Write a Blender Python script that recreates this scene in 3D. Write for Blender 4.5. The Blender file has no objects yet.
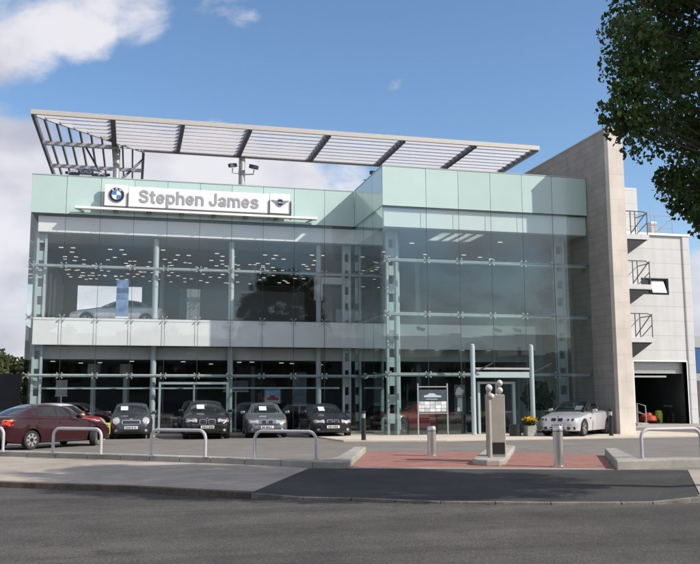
import bpy, math, random
import numpy as np
from mathutils import Vector, Matrix
from mathutils.bvhtree import BVHTree
R = math.radians
rng = random.Random(7)
sc = bpy.context.scene
COL = sc.collection

# ------------------------------------------------------------------ materials
MATS = {}
def mat(name, color, rough=0.6, metal=0.0, var=0.0, scale=6.0, bump=0.0, bscale=40.0, coat=0.0,
        spec=0.5, color2=None, detail=4.0, emit=None, estr=.8):
    if name in MATS: return MATS[name]
    m = bpy.data.materials.new(name); m.use_nodes = True
    nt = m.node_tree; b = nt.nodes['Principled BSDF']
    b.inputs['Base Color'].default_value = (*color, 1)
    b.inputs['Roughness'].default_value = rough
    b.inputs['Metallic'].default_value = metal
    b.inputs['Specular IOR Level'].default_value = spec
    b.inputs['Coat Weight'].default_value = coat
    b.inputs['Coat Roughness'].default_value = 0.04
    tc = nt.nodes.new('ShaderNodeTexCoord')
    if var or color2:
        n = nt.nodes.new('ShaderNodeTexNoise'); n.inputs['Scale'].default_value = scale
        n.inputs['Detail'].default_value = detail; n.inputs['Roughness'].default_value = 0.62
        nt.links.new(tc.outputs['Object'], n.inputs['Vector'])
        r = nt.nodes.new('ShaderNodeValToRGB')
        r.color_ramp.elements[0].position = 0.3; r.color_ramp.elements[1].position = 0.7
        c2 = color2 if color2 else tuple(min(1, c*(1+var)) for c in color)
        c1 = color if color2 else tuple(c*(1-var) for c in color)
        r.color_ramp.elements[0].color = (*c1, 1); r.color_ramp.elements[1].color = (*c2, 1)
        nt.links.new(n.outputs['Fac'], r.inputs['Fac'])
        nt.links.new(r.outputs['Color'], b.inputs['Base Color'])
    if bump:
        n2 = nt.nodes.new('ShaderNodeTexNoise'); n2.inputs['Scale'].default_value = bscale; n2.inputs['Detail'].default_value = 3
        nt.links.new(tc.outputs['Object'], n2.inputs['Vector'])
        bp = nt.nodes.new('ShaderNodeBump'); bp.inputs['Strength'].default_value = bump; bp.inputs['Distance'].default_value = 0.02
        nt.links.new(n2.outputs['Fac'], bp.inputs['Height']); nt.links.new(bp.outputs['Normal'], b.inputs['Normal'])
    if emit:
        b.inputs['Emission Color'].default_value = (*emit, 1); b.inputs['Emission Strength'].default_value = estr
    MATS[name] = m
    return m

def glass_mat(name, tint, boost=1.0, ior=1.5, rough=0.0):
    m = bpy.data.materials.new(name); m.use_nodes = True
    nt = m.node_tree; nt.nodes.clear()
    out = nt.nodes.new('ShaderNodeOutputMaterial'); mix = nt.nodes.new('ShaderNodeMixShader')
    t = nt.nodes.new('ShaderNodeBsdfTransparent'); g = nt.nodes.new('ShaderNodeBsdfGlossy')
    ge = nt.nodes.new('ShaderNodeNewGeometry'); dt = nt.nodes.new('ShaderNodeVectorMath'); dt.operation = 'DOT_PRODUCT'
    nt.links.new(ge.outputs['Normal'], dt.inputs[0]); nt.links.new(ge.outputs['Incoming'], dt.inputs[1])
    def mth(op, a, b):
        n = nt.nodes.new('ShaderNodeMath'); n.operation = op
        for i, v in enumerate((a, b)):
            if isinstance(v, (int, float)): n.inputs[i].default_value = v
            elif v is not None: nt.links.new(v, n.inputs[i])
        return n.outputs[0]
    ab = mth('ABSOLUTE', dt.outputs['Value'], None); p5 = mth('POWER', mth('SUBTRACT', 1.0, ab), 5.0)
    f0 = ((ior-1)/(ior+1))**2
    fr = nt.nodes.new('ShaderNodeMath'); fr.operation = 'MULTIPLY_ADD'; nt.links.new(p5, fr.inputs[0]); fr.inputs[1].default_value = 1-f0; fr.inputs[2].default_value = f0
    mu = nt.nodes.new('ShaderNodeMath'); mu.operation = 'MULTIPLY'; mu.inputs[1].default_value = boost; mu.use_clamp = True
    t.inputs['Color'].default_value = (*tint, 1); g.inputs['Roughness'].default_value = rough
    g.inputs['Color'].default_value = (0.93, 1.0, 0.98, 1)
    nt.links.new(fr.outputs[0], mu.inputs[0]); nt.links.new(mu.outputs[0], mix.inputs[0])
    nt.links.new(t.outputs[0], mix.inputs[1]); nt.links.new(g.outputs[0], mix.inputs[2]); nt.links.new(mix.outputs[0], out.inputs[0])
    MATS[name] = m
    return m

def ground_mat(name, c1, c2, scale, speck, bump=0.35, stain=0.25, rough=0.92, sscale=0.35, streak=False):
    """mottled ground: large stains x medium noise x fine aggregate speckle"""
    m = bpy.data.materials.new(name); m.use_nodes = True
    nt = m.node_tree; b = nt.nodes['Principled BSDF']; L = nt.links
    tc = nt.nodes.new('ShaderNodeTexCoord')
    def noise(s, d, r=0.6):
        n = nt.nodes.new('ShaderNodeTexNoise'); n.inputs['Scale'].default_value = s; n.inputs['Detail'].default_value = d
        n.inputs['Roughness'].default_value = r; L.new(tc.outputs['Object'], n.inputs['Vector']); return n
    def ramp(n, p0, p1, a, bb):
        r = nt.nodes.new('ShaderNodeValToRGB'); r.color_ramp.elements[0].position = p0; r.color_ramp.elements[1].position = p1
        r.color_ramp.elements[0].color = (*a, 1); r.color_ramp.elements[1].color = (*bb, 1); L.new(n.outputs['Fac'], r.inputs['Fac']); return r
    def mul(a, bb):
        x = nt.nodes.new('ShaderNodeMixRGB'); x.blend_type = 'MULTIPLY'; x.inputs[0].default_value = 1
        L.new(a.outputs[0], x.inputs[1]); L.new(bb.outputs[0], x.inputs[2]); return x
    base = ramp(noise(scale, 5), .3, .7, c1, c2)
    st = ramp(noise(sscale, 6, .7), .38, .62, (1-stain,)*3, (1, 1, 1))
    sp = ramp(noise(38, 3, .9), .36, .64, (1-speck,)*3, (1+speck,)*3)
    ch = ramp(noise(55, 1, .5), .66, .74, (1,)*3, (1+2.2*speck,)*3)
    x = mul(mul(mul(base, st), sp), ch)
    if streak:      # long wheel-worn streaks and oil drips along the carriageway
        mpg = nt.nodes.new('ShaderNodeMapping'); mpg.inputs['Rotation'].default_value = (0,0,R(14)); mpg.inputs['Scale'].default_value = (.07, 1.1, 1); L.new(tc.outputs['Object'], mpg.inputs['Vector'])
        n3 = noise(1.0, 5, .6); L.new(mpg.outputs[0], n3.inputs['Vector']); x = mul(x, ramp(n3, .36, .62, (.74,)*3, (1.08,)*3))
        x = mul(x, ramp(noise(2.3, 3, .5), .28, .36, (.72,)*3, (1,)*3))
    L.new(x.outputs[0], b.inputs['Base Color']); b.inputs['Roughness'].default_value = rough
    b.inputs['Specular IOR Level'].default_value = 0.3
    bp = nt.nodes.new('ShaderNodeBump'); bp.inputs['Strength'].default_value = bump; bp.inputs['Distance'].default_value = 0.015
    L.new(noise(70, 3).outputs['Fac'], bp.inputs['Height']); L.new(bp.outputs['Normal'], b.inputs['Normal'])
    MATS[name] = m
    return m

def block_mat(name, c1, c2, mortar, bw, bh, off=0.5, bump=0.25, rough=0.85, axis='XZ', msize=0.012, mottle=.86):
    m = bpy.data.materials.new(name); m.use_nodes = True
    nt = m.node_tree; b = nt.nodes['Principled BSDF']; L = nt.links
    tc = nt.nodes.new('ShaderNodeTexCoord'); sx = nt.nodes.new('ShaderNodeSeparateXYZ'); L.new(tc.outputs['Object'], sx.inputs[0])
    ad = nt.nodes.new('ShaderNodeMath'); ad.operation = 'ADD'; L.new(sx.outputs['X'], ad.inputs[0]); L.new(sx.outputs['Y'], ad.inputs[1])
    cb = nt.nodes.new('ShaderNodeCombineXYZ')
    if axis == 'XZ': L.new(ad.outputs[0], cb.inputs[0]); L.new(sx.outputs['Z'], cb.inputs[1])
    else: L.new(sx.outputs['X'], cb.inputs[0]); L.new(sx.outputs['Y'], cb.inputs[1])
    br = nt.nodes.new('ShaderNodeTexBrick'); L.new(cb.outputs[0], br.inputs['Vector'])
    br.offset = off; br.inputs['Scale'].default_value = 1.0
    br.inputs['Brick Width'].default_value = bw; br.inputs['Row Height'].default_value = bh
    br.inputs['Mortar Size'].default_value = msize; br.inputs['Mortar Smooth'].default_value = 0.1
    br.inputs['Color1'].default_value = (*c1, 1); br.inputs['Color2'].default_value = (*c2, 1); br.inputs['Mortar'].default_value = (*mortar, 1)
    n = nt.nodes.new('ShaderNodeTexNoise'); n.inputs['Scale'].default_value = 1.3; n.inputs['Detail'].default_value = 6; L.new(tc.outputs['Object'], n.inputs['Vector'])
    r = nt.nodes.new('ShaderNodeValToRGB'); r.color_ramp.elements[0].position = .3; r.color_ramp.elements[1].position = .7
    r.color_ramp.elements[0].color = (mottle,)*3+(1,); r.color_ramp.elements[1].color = (1.06, 1.06, 1.06, 1); L.new(n.outputs['Fac'], r.inputs['Fac'])
    x = nt.nodes.new('ShaderNodeMixRGB'); x.blend_type = 'MULTIPLY'; x.inputs[0].default_value = 1
    L.new(br.outputs['Color'], x.inputs[1]); L.new(r.outputs[0], x.inputs[2])
    if axis == 'XZ':     # weather streaks running down the wall
        mp_ = nt.nodes.new('ShaderNodeMapping'); mp_.inputs['Scale'].default_value = (2.6, 2.6, .10); L.new(tc.outputs['Object'], mp_.inputs['Vector'])
        n5 = nt.nodes.new('ShaderNodeTexNoise'); n5.inputs['Scale'].default_value = 1.0; n5.inputs['Detail'].default_value = 5; L.new(mp_.outputs[0], n5.inputs['Vector'])
        r5 = nt.nodes.new('ShaderNodeValToRGB'); r5.color_ramp.elements[0].position = .34; r5.color_ramp.elements[1].position = .55
        r5.color_ramp.elements[0].color = (.94, .935, .925, 1); r5.color_ramp.elements[1].color = (1, 1, 1, 1); L.new(n5.outputs['Fac'], r5.inputs['Fac'])
        y = nt.nodes.new('ShaderNodeMixRGB'); y.blend_type = 'MULTIPLY'; y.inputs[0].default_value = 1; L.new(x.outputs[0], y.inputs[1]); L.new(r5.outputs[0], y.inputs[2]); x = y
    L.new(x.outputs[0], b.inputs['Base Color'])
    b.inputs['Roughness'].default_value = rough
    bp = nt.nodes.new('ShaderNodeBump'); bp.inputs['Strength'].default_value = bump; bp.inputs['Distance'].default_value = 0.02; bp.invert = True
    L.new(br.outputs['Fac'], bp.inputs['Height']); L.new(bp.outputs['Normal'], b.inputs['Normal'])
    MATS[name] = m
    return m

M = dict(
 white=mat('white_paint', (.85, .875, .88), .45, var=.03, scale=1.5),
 band=mat('frosted_green_glass', (.50, .645, .61), .22, var=.035, scale=.8, coat=.6),
 steel=mat('pale_blue_grey_steel', (.42, .50, .52), .4, var=.05, scale=2),
 steel_dark=mat('dark_grey_steel', (.10, .10, .115), .5, var=.1, scale=3),
 galv=mat('galvanised_steel', (.50, .50, .50), .42, .55, var=.12, scale=9, bump=.05),
 louvre=mat('pale_louvre', (.46, .45, .47), .5, var=.04),
 fascia=mat('brushed_fascia', (.52, .50, .48), .5, .2, var=.05),
 stain=mat('stainless_steel', (.56, .54, .53), .3, .85, var=.06, scale=14),
 black=mat('black_plastic', (.018, .018, .02), .45),
 rubber=mat('tyre_rubber', (.022, .022, .022), .85, var=.15),
 seal=mat('dark_joint_seal', (.035, .045, .045), .6),
 interior=mat('interior_grey', (.40, .41, .42), .8, var=.06),
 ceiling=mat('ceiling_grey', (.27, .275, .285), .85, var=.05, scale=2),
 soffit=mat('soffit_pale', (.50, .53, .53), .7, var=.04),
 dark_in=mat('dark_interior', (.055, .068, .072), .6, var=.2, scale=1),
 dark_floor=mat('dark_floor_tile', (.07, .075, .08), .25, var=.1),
 lamp=mat('lamp_diffuser', (.8, .8, .75), .5, emit=(1, .9, .74), estr=1.0),
 sign=mat('sign_white', (.86, .87, .88), .35, var=.015),
 letter=mat('sign_grey', (.36, .36, .39), .5),
 blue=mat('emblem_blue', (.05, .22, .60), .35),
 chrome=mat('chrome', (.75, .75, .76), .12, 1.0),
 cglass=mat('dark_car_glass', (.012, .016, .017), .03, spec=.8, coat=.3),
 lens=mat('headlamp_lens', (.55, .57, .58), .08, .35, coat=1.0),
 redlens=mat('tail_lamp_red', (.55, .03, .02), .12, coat=1.0),
 amber=mat('amber_lens', (.75, .25, .03), .15, coat=1.0),
 plate=mat('plate_white', (.75, .76, .74), .4),
 card=mat('card_white', (.62, .67, .69), .5),
 slate=mat('plate_marks', (.06, .06, .06), .6),
 lime=mat('lime_board', (.52, .62, .03), .55, var=.05),
 stone=block_mat('fin_stone_shaded', (.325, .305, .28), (.35, .33, .305), (.265, .25, .235), 1.5, .30, msize=.012, bump=.4),  # shade on the fin's side face is put into this darker colour
 stone_lit=block_mat('fin_edge_stone_sunlit', (.69, .63, .565), (.71, .65, .585), (.6, .55, .495), 3.0, 1.12, msize=.012, bump=.25),  # same stone in larger blocks, sunlight on the front put into the colour
 cladding=block_mat('white_cladding', (.62, .62, .62), (.64, .64, .635), (.40, .40, .40), 60, .86, off=0, msize=.012, bump=.3, rough=.5, mottle=.97),
 road=ground_mat('road_asphalt', (.082, .077, .072), (.108, .102, .096), 1.6, .55, .6, .3, streak=True),
 fore=ground_mat('forecourt_asphalt', (.18, .168, .155), (.23, .215, .20), 1.2, .2, .25, .18),
 patch=ground_mat('fresh_asphalt', (.048, .048, .048), (.066, .065, .064), 1.1, .4, .35, .35),
 pave=ground_mat('pavement_concrete', (.37, .325, .28), (.45, .40, .345), .9, .18, .25, .3),
 cream=ground_mat('cream_paving', (.56, .50, .42), (.63, .57, .48), 2, .1, .15, .12),
 kerb=ground_mat('kerb_concrete', (.36, .345, .31), (.44, .42, .38), 3, .15, .3, .3),
 kerbdark=ground_mat('old_kerb_granite', (.12, .095, .075), (.19, .155, .125), 5, .3, .5, .4, sscale=1.5),
 kerbworn=ground_mat('worn_flush_kerb', (.20, .185, .165), (.29, .27, .24), 4, .25, .4, .4, sscale=1.2),
 redpave=block_mat('red_block_paving', (.27, .12, .10), (.35, .17, .14), (.18, .10, .085), .2, .1, axis='XY', msize=.006, bump=.3),
 earth=ground_mat('distant_ground', (.10, .11, .07), (.15, .14, .10), .3, .2),
 bark=mat('bark', (.075, .06, .045), .9, var=.35, scale=12, bump=.8, bscale=20),
 pale_cap=mat('pale_cap', (.58, .55, .50), .45, var=.08),
 pillar=ground_mat('cast_concrete', (.37, .35, .31), (.43, .41, .365), 3, .08, .12, .12),
 leather=mat('car_seat_dark', (.03, .03, .035), .7),
)
def leaf_mat(name, c1, c2, transl=.25):
    m = bpy.data.materials.new(name); m.use_nodes = True
    nt = m.node_tree; L = nt.links; b = nt.nodes['Principled BSDF']; out = nt.nodes['Material Output']
    g = nt.nodes.new('ShaderNodeNewGeometry'); r = nt.nodes.new('ShaderNodeValToRGB')
    r.color_ramp.elements[0].color = (*c1, 1); r.color_ramp.elements[1].color = (*c2, 1)
    L.new(g.outputs['Random Per Island'], r.inputs['Fac']); L.new(r.outputs[0], b.inputs['Base Color'])
    b.inputs['Roughness'].default_value = .5; b.inputs['Specular IOR Level'].default_value = .35
    t = nt.nodes.new('ShaderNodeBsdfTranslucent'); L.new(r.outputs[0], t.inputs['Color'])
    mx = nt.nodes.new('ShaderNodeMixShader'); mx.inputs[0].default_value = transl
    L.new(b.outputs[0], mx.inputs[1]); L.new(t.outputs[0], mx.inputs[2]); L.new(mx.outputs[0], out.inputs[0])
    return m
M['leaf'] = leaf_mat('lime_leaf', (.022, .052, .013), (.075, .125, .028), .36)
M['leaf2'] = leaf_mat('far_leaf', (.035, .055, .02), (.085, .11, .035))
M['leaf3'] = leaf_mat('dark_leaf', (.015, .03, .012), (.035, .055, .02))
M['petal'] = leaf_mat('yellow_petal', (.75, .45, .02), (.85, .62, .03), .2)
M['gl'] = glass_mat('clear_facade_glass', (.985, .995, .992), 1.25)
M['glbay'] = glass_mat('bay_facade_glass', (.945, .985, .975), 1.9)
M['skylight'] = mat('opal_skylight', (.9, .9, .88), .5)
def opal():
    m = bpy.data.materials.new('opal_glazing'); m.use_nodes = True; nt = m.node_tree; nt.nodes.clear()
    o = nt.nodes.new('ShaderNodeOutputMaterial'); t = nt.nodes.new('ShaderNodeBsdfTranslucent'); t.inputs[0].default_value = (.95, .95, .93, 1)
    nt.links.new(t.outputs[0], o.inputs[0]); return m
M['opal'] = opal()
def vary(m, lo, hi):
    nt = m.node_tree; b = nt.nodes['Principled BSDF']; L = nt.links; src = b.inputs['Base Color'].links[0].from_socket
    oi = nt.nodes.new('ShaderNodeObjectInfo'); mr_ = nt.nodes.new('ShaderNodeMapRange'); mr_.inputs[3].default_value = lo; mr_.inputs[4].default_value = hi
    L.new(oi.outputs['Random'], mr_.inputs[0]); x = nt.nodes.new('ShaderNodeMixRGB'); x.blend_type = 'MULTIPLY'; x.inputs[0].default_value = 1
    L.new(src, x.inputs[1]); L.new(mr_.outputs[0], x.inputs[2]); L.new(x.outputs[0], b.inputs['Base Color'])
vary(M['band'], .93, 1.05)
def paint(name, c, metal=0.0, rough=.28):
    return mat('car_paint_'+name, c, rough, metal, coat=.7, spec=.3)
PAINT = dict(darkred=paint('dark_red', (.12, .008, .010)), maroon=paint('maroon', (.030, .003, .006)), darkgrey=paint('dark_grey', (.075, .085, .095), .55), black=paint('black', (.008, .009, .011)),
             silvergrey=paint('silver_grey', (.22, .26, .27), .6, .32), navyblack=paint('blue_black', (.010, .010, .016)),
             silver=paint('silver', (.58, .58, .60), .45, .3), red=paint('red', (.30, .012, .012)), dark=paint('dark_green', (.012, .018, .016)),
             midblue=paint('dark_blue', (.02, .03, .055)))

# ------------------------------------------------------------------ mesh helpers
class MB:
    def __init__(s): s.v = []; s.f = []
    def add(s, vs, fs):
        o = len(s.v); s.v += [tuple(map(float, p)) for p in vs]; s.f += [tuple(i+o for i in f) for f in fs]; return s
    def box(s, x0, x1, y0, y1, z0, z1):
        return s.add([(x0,y0,z0),(x1,y0,z0),(x1,y1,z0),(x0,y1,z0),(x0,y0,z1),(x1,y0,z1),(x1,y1,z1),(x0,y1,z1)],
                     [(0,3,2,1),(4,5,6,7),(0,1,5,4),(1,2,6,5),(2,3,7,6),(3,0,4,7)])
    def obox(s, c, ax, ay, az, lx, ly, lz):
        c = Vector(c); ax = Vector(ax).normalized()*lx/2; ay = Vector(ay).normalized()*ly/2; az = Vector(az).normalized()*lz/2
        vs = [c+sx*ax+sy*ay+sz*az for sz in (-1,1) for sx, sy in ((-1,-1),(1,-1),(1,1),(-1,1))]
        return s.add(vs, [(0,3,2,1),(4,5,6,7),(0,1,5,4),(1,2,6,5),(2,3,7,6),(3,0,4,7)])
    def bar(s, p0, p1, w, h, up=(0,0,1)):
        p0 = Vector(p0); p1 = Vector(p1); d = (p1-p0); up = Vector(up); sd = d.cross(up)
        if sd.length < 1e-5: sd = Vector((1,0,0))
        return s.obox((p0+p1)/2, d, sd, sd.cross(d), d.length, w, h)
    def tube(s, pts, r, n=10, cap=True):
        pts = [Vector(p) for p in pts]; rs = r if isinstance(r, (list, tuple)) else [r]*len(pts)
        o = len(s.v); prev = None
        for i, p in enumerate(pts):
            d = (pts[min(i+1, len(pts)-1)]-pts[max(i-1, 0)]).normalized()
            if prev is None:
                a = d.orthogonal().normalized()
            else:
                a = (prev - d*prev.dot(d)).normalized()
            prev = a; b = d.cross(a)
            s.v += [tuple(p + rs[i]*(math.cos(2*math.pi*k/n)*a + math.sin(2*math.pi*k/n)*b)) for k in range(n)]
        for i in range(len(pts)-1):
            for k in range(n):
                s.f.append((o+i*n+k, o+i*n+(k+1)%n, o+(i+1)*n+(k+1)%n, o+(i+1)*n+k))
        if cap:
            s.f.append(tuple(o+k for k in reversed(range(n)))); s.f.append(tuple(o+(len(pts)-1)*n+k for k in range(n)))
        return s
    def lathe(s, prof, c=(0,0,0), axis='z', n=20, cap=True):
        o = len(s.v); c = Vector(c)
        for (r, h) in prof:
            for k in range(n):
                a = 2*math.pi*k/n
                if axis == 'z': p = Vector((r*math.cos(a), r*math.sin(a), h))
                elif axis == 'y': p = Vector((r*math.cos(a), h, r*math.sin(a)))
                else: p = Vector((h, r*math.cos(a), r*math.sin(a)))
                s.v.append(tuple(c+p))
        for i in range(len(prof)-1):
            for k in range(n): s.f.append((o+i*n+k, o+i*n+(k+1)%n, o+(i+1)*n+(k+1)%n, o+(i+1)*n+k))
        if cap: s.f.append(tuple(o+k for k in range(n))); s.f.append(tuple(o+(len(prof)-1)*n+k for k in range(n)))
        return s
    def prism(s, poly, z0, z1):
        n = len(poly)
        zz = lambda z, i: z[i] if isinstance(z, (list, tuple)) else z
        return s.add([(p[0],p[1],zz(z0,i)) for i,p in enumerate(poly)]+[(p[0],p[1],zz(z1,i)) for i,p in enumerate(poly)],
                     [tuple(reversed(range(n))), tuple(range(n,2*n))]+[(i,(i+1)%n,n+(i+1)%n,n+i) for i in range(n)])
    def prism_y(s, poly, y0, y1):
        n = len(poly)
        return s.add([(p[0],y0,p[1]) for p in poly]+[(p[0],y1,p[1]) for p in poly],
                     [tuple(range(n)), tuple(reversed(range(n,2*n)))]+[(i,n+i,n+(i+1)%n,(i+1)%n) for i in range(n)])
    def build(s, name, m, parent=None, smooth=None, bevel=0, offset=None):
        me = bpy.data.meshes.new(name)
        off = Vector((0,0,0))
        if offset is not None: off = Vector(offset)
        me.from_pydata([tuple(Vector(v)-off) for v in s.v], [], s.f)
        import bmesh
        bm = bmesh.new(); bm.from_mesh(me); bmesh.ops.recalc_face_normals(bm, faces=bm.faces); bm.to_mesh(me); bm.free()
        if smooth is not None:
            me.polygons.foreach_set('use_smooth', [True]*len(me.polygons))
            if smooth < 180: me.set_sharp_from_angle(angle=R(smooth))
        me.materials.append(m); me.update()
        o = bpy.data.objects.new(name, me); COL.objects.link(o)
        if parent is not None: o.parent = parent
        if bevel:
            bv = o.modifiers.new('bevel', 'BEVEL'); bv.width = bevel; bv.segments = 2; bv.limit_method = 'ANGLE'; bv.angle_limit = R(40)
        return o

def tag(o, label=None, cat=None, group=None, kind=None):
    if label: o['label'] = label
    if cat: o['category'] = cat
    if group: o['group'] = group
    if kind: o['kind'] = kind
    return o
def thing(name, label, cat, loc=(0,0,0), rz=0, group=None):
    o = bpy.data.objects.new(name, None); COL.objects.link(o); o.empty_display_size = .3
    o.location = loc; o.rotation_euler = (0,0,rz); tag(o, label, cat, group); return o
def single(mb, name, m, loc, label, cat, group=None, **k):      # one-mesh thing, origin at loc
    o = mb.build(name, m, None, offset=loc, **k); o.location = loc; tag(o, label, cat, group); return o
def struct(mb, name, m, **k):
    o = mb.build(name, m, None, **k); o['kind'] = 'structure'; return o
def dup(root, loc=None, rz=None, label=None, group=None):
    r = root.copy(); COL.objects.link(r)
    if loc is not None: r.location = loc
    if rz is not None: r.rotation_euler = (0,0,rz)
    if label: r['label'] = label
    if group: r['group'] = group
    for ch in list(root.children):
        c = ch.copy(); COL.objects.link(c); c.parent = r
        for g in list(ch.children):
            d = g.copy(); COL.objects.link(d); d.parent = c
    return r
def text_mesh(body, size, bold=0.0, extrude=.015):
    cu = bpy.data.curves.new('lettering', 'FONT'); cu.body = body; cu.size = size; cu.offset = bold; cu.extrude = extrude; cu.resolution_u = 6
    cu.align_x = 'LEFT'
    o = bpy.data.objects.new('lettering', cu); COL.objects.link(o)
    dg = bpy.context.evaluated_depsgraph_get(); dg.update()
    me = bpy.data.meshes.new_from_object(o.evaluated_get(dg))
    bpy.data.objects.remove(o); return me
def text_part(body, m, parent, x0, x1, y, z0, capz, bold, name='lettering', extrude=.015):
    """text standing in the XZ plane facing -Y, fitted to x0..x1 with cap height capz above z0 (parent-local)"""
    me = text_mesh(body, 1.0, bold, extrude)
    co = np.array([v.co[:] for v in me.vertices]); mn = co.min(0); mx = co.max(0)
    capref = text_mesh(body[0], 1.0, bold); c2 = np.array([v.co[:] for v in capref.vertices]); ch = c2[:,1].max()-max(c2[:,1].min(), 0)
    sx = (x1-x0)/(mx[0]-mn[0]); sz = capz/ch
    for v in me.vertices:
        c = v.co.copy(); v.co = (x0+(c.x-mn[0])*sx, y-c.z, z0+c.y*sz)
    me.materials.clear(); me.materials.append(m)
    o = bpy.data.objects.new(name, me); COL.objects.link(o); o.parent = parent; return o

# ------------------------------------------------------------------ GROUND
struct(MB().lathe([(0.01,-.14),(60,-.14),(250,-.14),(900,-.14)], n=64, cap=False), 'ground', M['earth'])
EDGE_L = [(-60,62),(-20,32.3),(-8,22.75),(-2.41,18.36),(-1.26,17.6),(-.14,16.9),(1.23,15.75),(2.02,15.06)]
EDGE_D = [(2.86,14.72),(3.61,14.38),(4.88,13.54),(6.52,12.94),(7.61,12.66),(8.1,12.55)]
EDGE_R = [(9.03,12.55),(11,12.75),(16,13.4),(30,16),(60,24)]
NEAR = [(60,14),(16,5.8),(9,4.9),(3,6.0),(-2.8,8.0),(-7.2,11.2),(-24,24),(-64,55)]
struct(MB().prism(EDGE_L+EDGE_D+EDGE_R+NEAR, -.3, -.10), 'road', M['road'])
near_edge = [(60,14),(16,5.8),(9,4.9),(3,6.0),(-2.8,8.0),(-7.2,11.2),(-24,24),(-64,55),(-64,-40),(60,-40)]
struct(MB().prism(near_edge, -.3, .0), 'pavement', M['pave'])
BACK = [(4.0,19.85),(4.9,19.57),(6.2,19.1),(7.5,18.6),(8.8,18.12),(10.1,17.65),(11.0,17.35),(11.9,17.02)]
fore = EDGE_L + BACK + EDGE_R + [(60,110),(-60,110)]
struct(MB().prism(fore, -.3, 0.0), 'forecourt', M['fore'])
# pavement surface sheets, left of and right of the crossover
PLF = [(-60,70.5),(-8,30.35),(-3.5,26.4),(-1.95,25.2),(-.22,23.85),(1.96,22.1),(3.48,20.65),(4.0,19.85)]
def inset(poly, d):       # shift edge polyline inwards (towards the building)
    out = []
    for i, p in enumerate(poly):
        a = Vector(poly[max(i-1,0)]); b = Vector(poly[min(i+1,len(poly)-1)]); t = (b-a).normalized(); n = Vector((-t.y, t.x))
        q = Vector(p)+n*d; out.append((q.x, q.y))
    return out
KW = .16
struct(MB().prism(inset(EDGE_L, KW)[:-1]+[(2.12,15.3)]+list(reversed(PLF)), -.02, .005), 'pavement', M['pave'])
PRB = [(11.9,17.02),(14,16.85),(20,17.4),(60,30)]
struct(MB().prism([(9.1,12.72)]+inset(EDGE_R, KW)[1:]+list(reversed(PRB)), -.02, .005), 'pavement', M['pave'])
# crossover patch of new asphalt, dropping to the road
F = [(2.02,15.06,.002)]+[(x,y,-.07) for x,y in EDGE_D]+[(9.03,12.55,-.005)]
m_ = MB(); n_ = len(F)
m_.add([(*F[i],) for i in range(n_)]+[(*BACK[min(i, len(BACK)-1)], .003) for i in range(n_)], [(i,i+1,n_+i+1,n_+i) for i in range(n_-1)])
struct(m_, 'crossover', M['patch'])
# kerb stones
def kerb_run(pts, w, h0, h1, gap=.012, step=.9):
    mb = MB()
    for a, b in zip(pts[:-1], pts[1:]):
        a = Vector((*a[:2], a[2] if len(a) > 2 else h1)); b = Vector((*b[:2], b[2] if len(b) > 2 else h1)); L = (b-a).length
        n = max(1, round(L/step)); t = (b-a)/n
        nr = Vector((-t.y, t.x, 0)).normalized()*w
        for k in range(n):
            p = a+t*k+t.normalized()*gap/2; q = a+t*(k+1)-t.normalized()*gap/2
            mb.add([(p.x,p.y,h0),(q.x,q.y,h0),(q.x+nr.x,q.y+nr.y,h0),(p.x+nr.x,p.y+nr.y,h0),p,q,q+nr,p+nr],
                   [(0,3,2,1),(4,5,6,7),(0,1,5,4),(1,2,6,5),(2,3,7,6),(3,0,4,7)])
    return mb
sh = lambda pts, d, z: [(x, y, z) for x, y in inset(pts, d)]
struct(kerb_run(sh(EDGE_L[1:], -.012, .009), KW+.012, -.12, 0), 'kerb', M['kerbdark'], bevel=.012)
struct(kerb_run([(2.02,15.04,.0)]+[(x, y-.012, -.058) for x, y in EDGE_D]+[(9.03,12.54,-.004)], .085, -.16, 0), 'kerb', M['kerbworn'], bevel=.01)
struct(kerb_run([(x, y-.012, .009) for x, y in EDGE_R], KW+.012, -.12, 0), 'kerb', M['kerb'], bevel=.012)
# raised concrete edging (the hoops stand on it)
edge_pts = PLF[1:-1]+[(4.1,19.95)]
KH = .15
struct(kerb_run([(x,y,KH) for x,y in edge_pts], .34, -.05, 0, step=1.1), 'kerb', M['kerb'], bevel=.02)
endp = [(4.1,19.95),(4.55,19.62),(4.9,19.72),(5.05,20.1),(6.83,25.3),(6.5,25.42),(5.0,21.3),(4.34,20.2)]
struct(MB().prism(endp, -.05, KH+.004), 'kerb', M['kerb'], bevel=.03)
struct(MB().prism([(10.45,17.49),(40,19.2),(40,19.8),(11.4,18.15),(13.0,21.7),(12.7,21.85)], -.05, .2), 'kerb', M['kerb'], bevel=.03)
# red block paving of the entry
struct(MB().prism([(4.97,19.55),(10.4,17.53),(12.6,21.75),(12.0,23.0),(10.0,24.2),(6.9,25.35),(5.08,20.1)], -.02, .006), 'paving', M['redpave'])
m_ = MB(); m_.prism([(4.9,19.55),(10.38,17.5),(10.46,17.74),(5.02,19.78)], -.02, .011)
struct(m_, 'kerb', M['kerb'])
# cream paving round the building
struct(MB().prism([(-4.6,38.2),(7.2,37.4),(7.6,31.3),(11.3,30.5),(22.6,30.7),(23.6,33.2),(22.8,36),(20.62,34.9),(20.62,34.6),(10.3,34.85),(10.3,39.6),(-4.6,39.68)], -.02, .055), 'pavement', M['cream'], bevel=.01)
struct(MB().prism([(21,40.6),(33,40.0),(33,44.95),(21,44.95)], -.02, .03), 'pavement', M['kerb'])
# traffic island
isl = [(7.96,19.55),(8.15,19.32),(8.45,19.25),(8.7,19.5),(11.3,24.6),(11.25,24.95),(10.95,25.1),(10.65,24.95),(8.02,19.9)]
struct(MB().prism(isl, -.02, .15), 'traffic_island', M['kerb'], bevel=.04)

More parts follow.
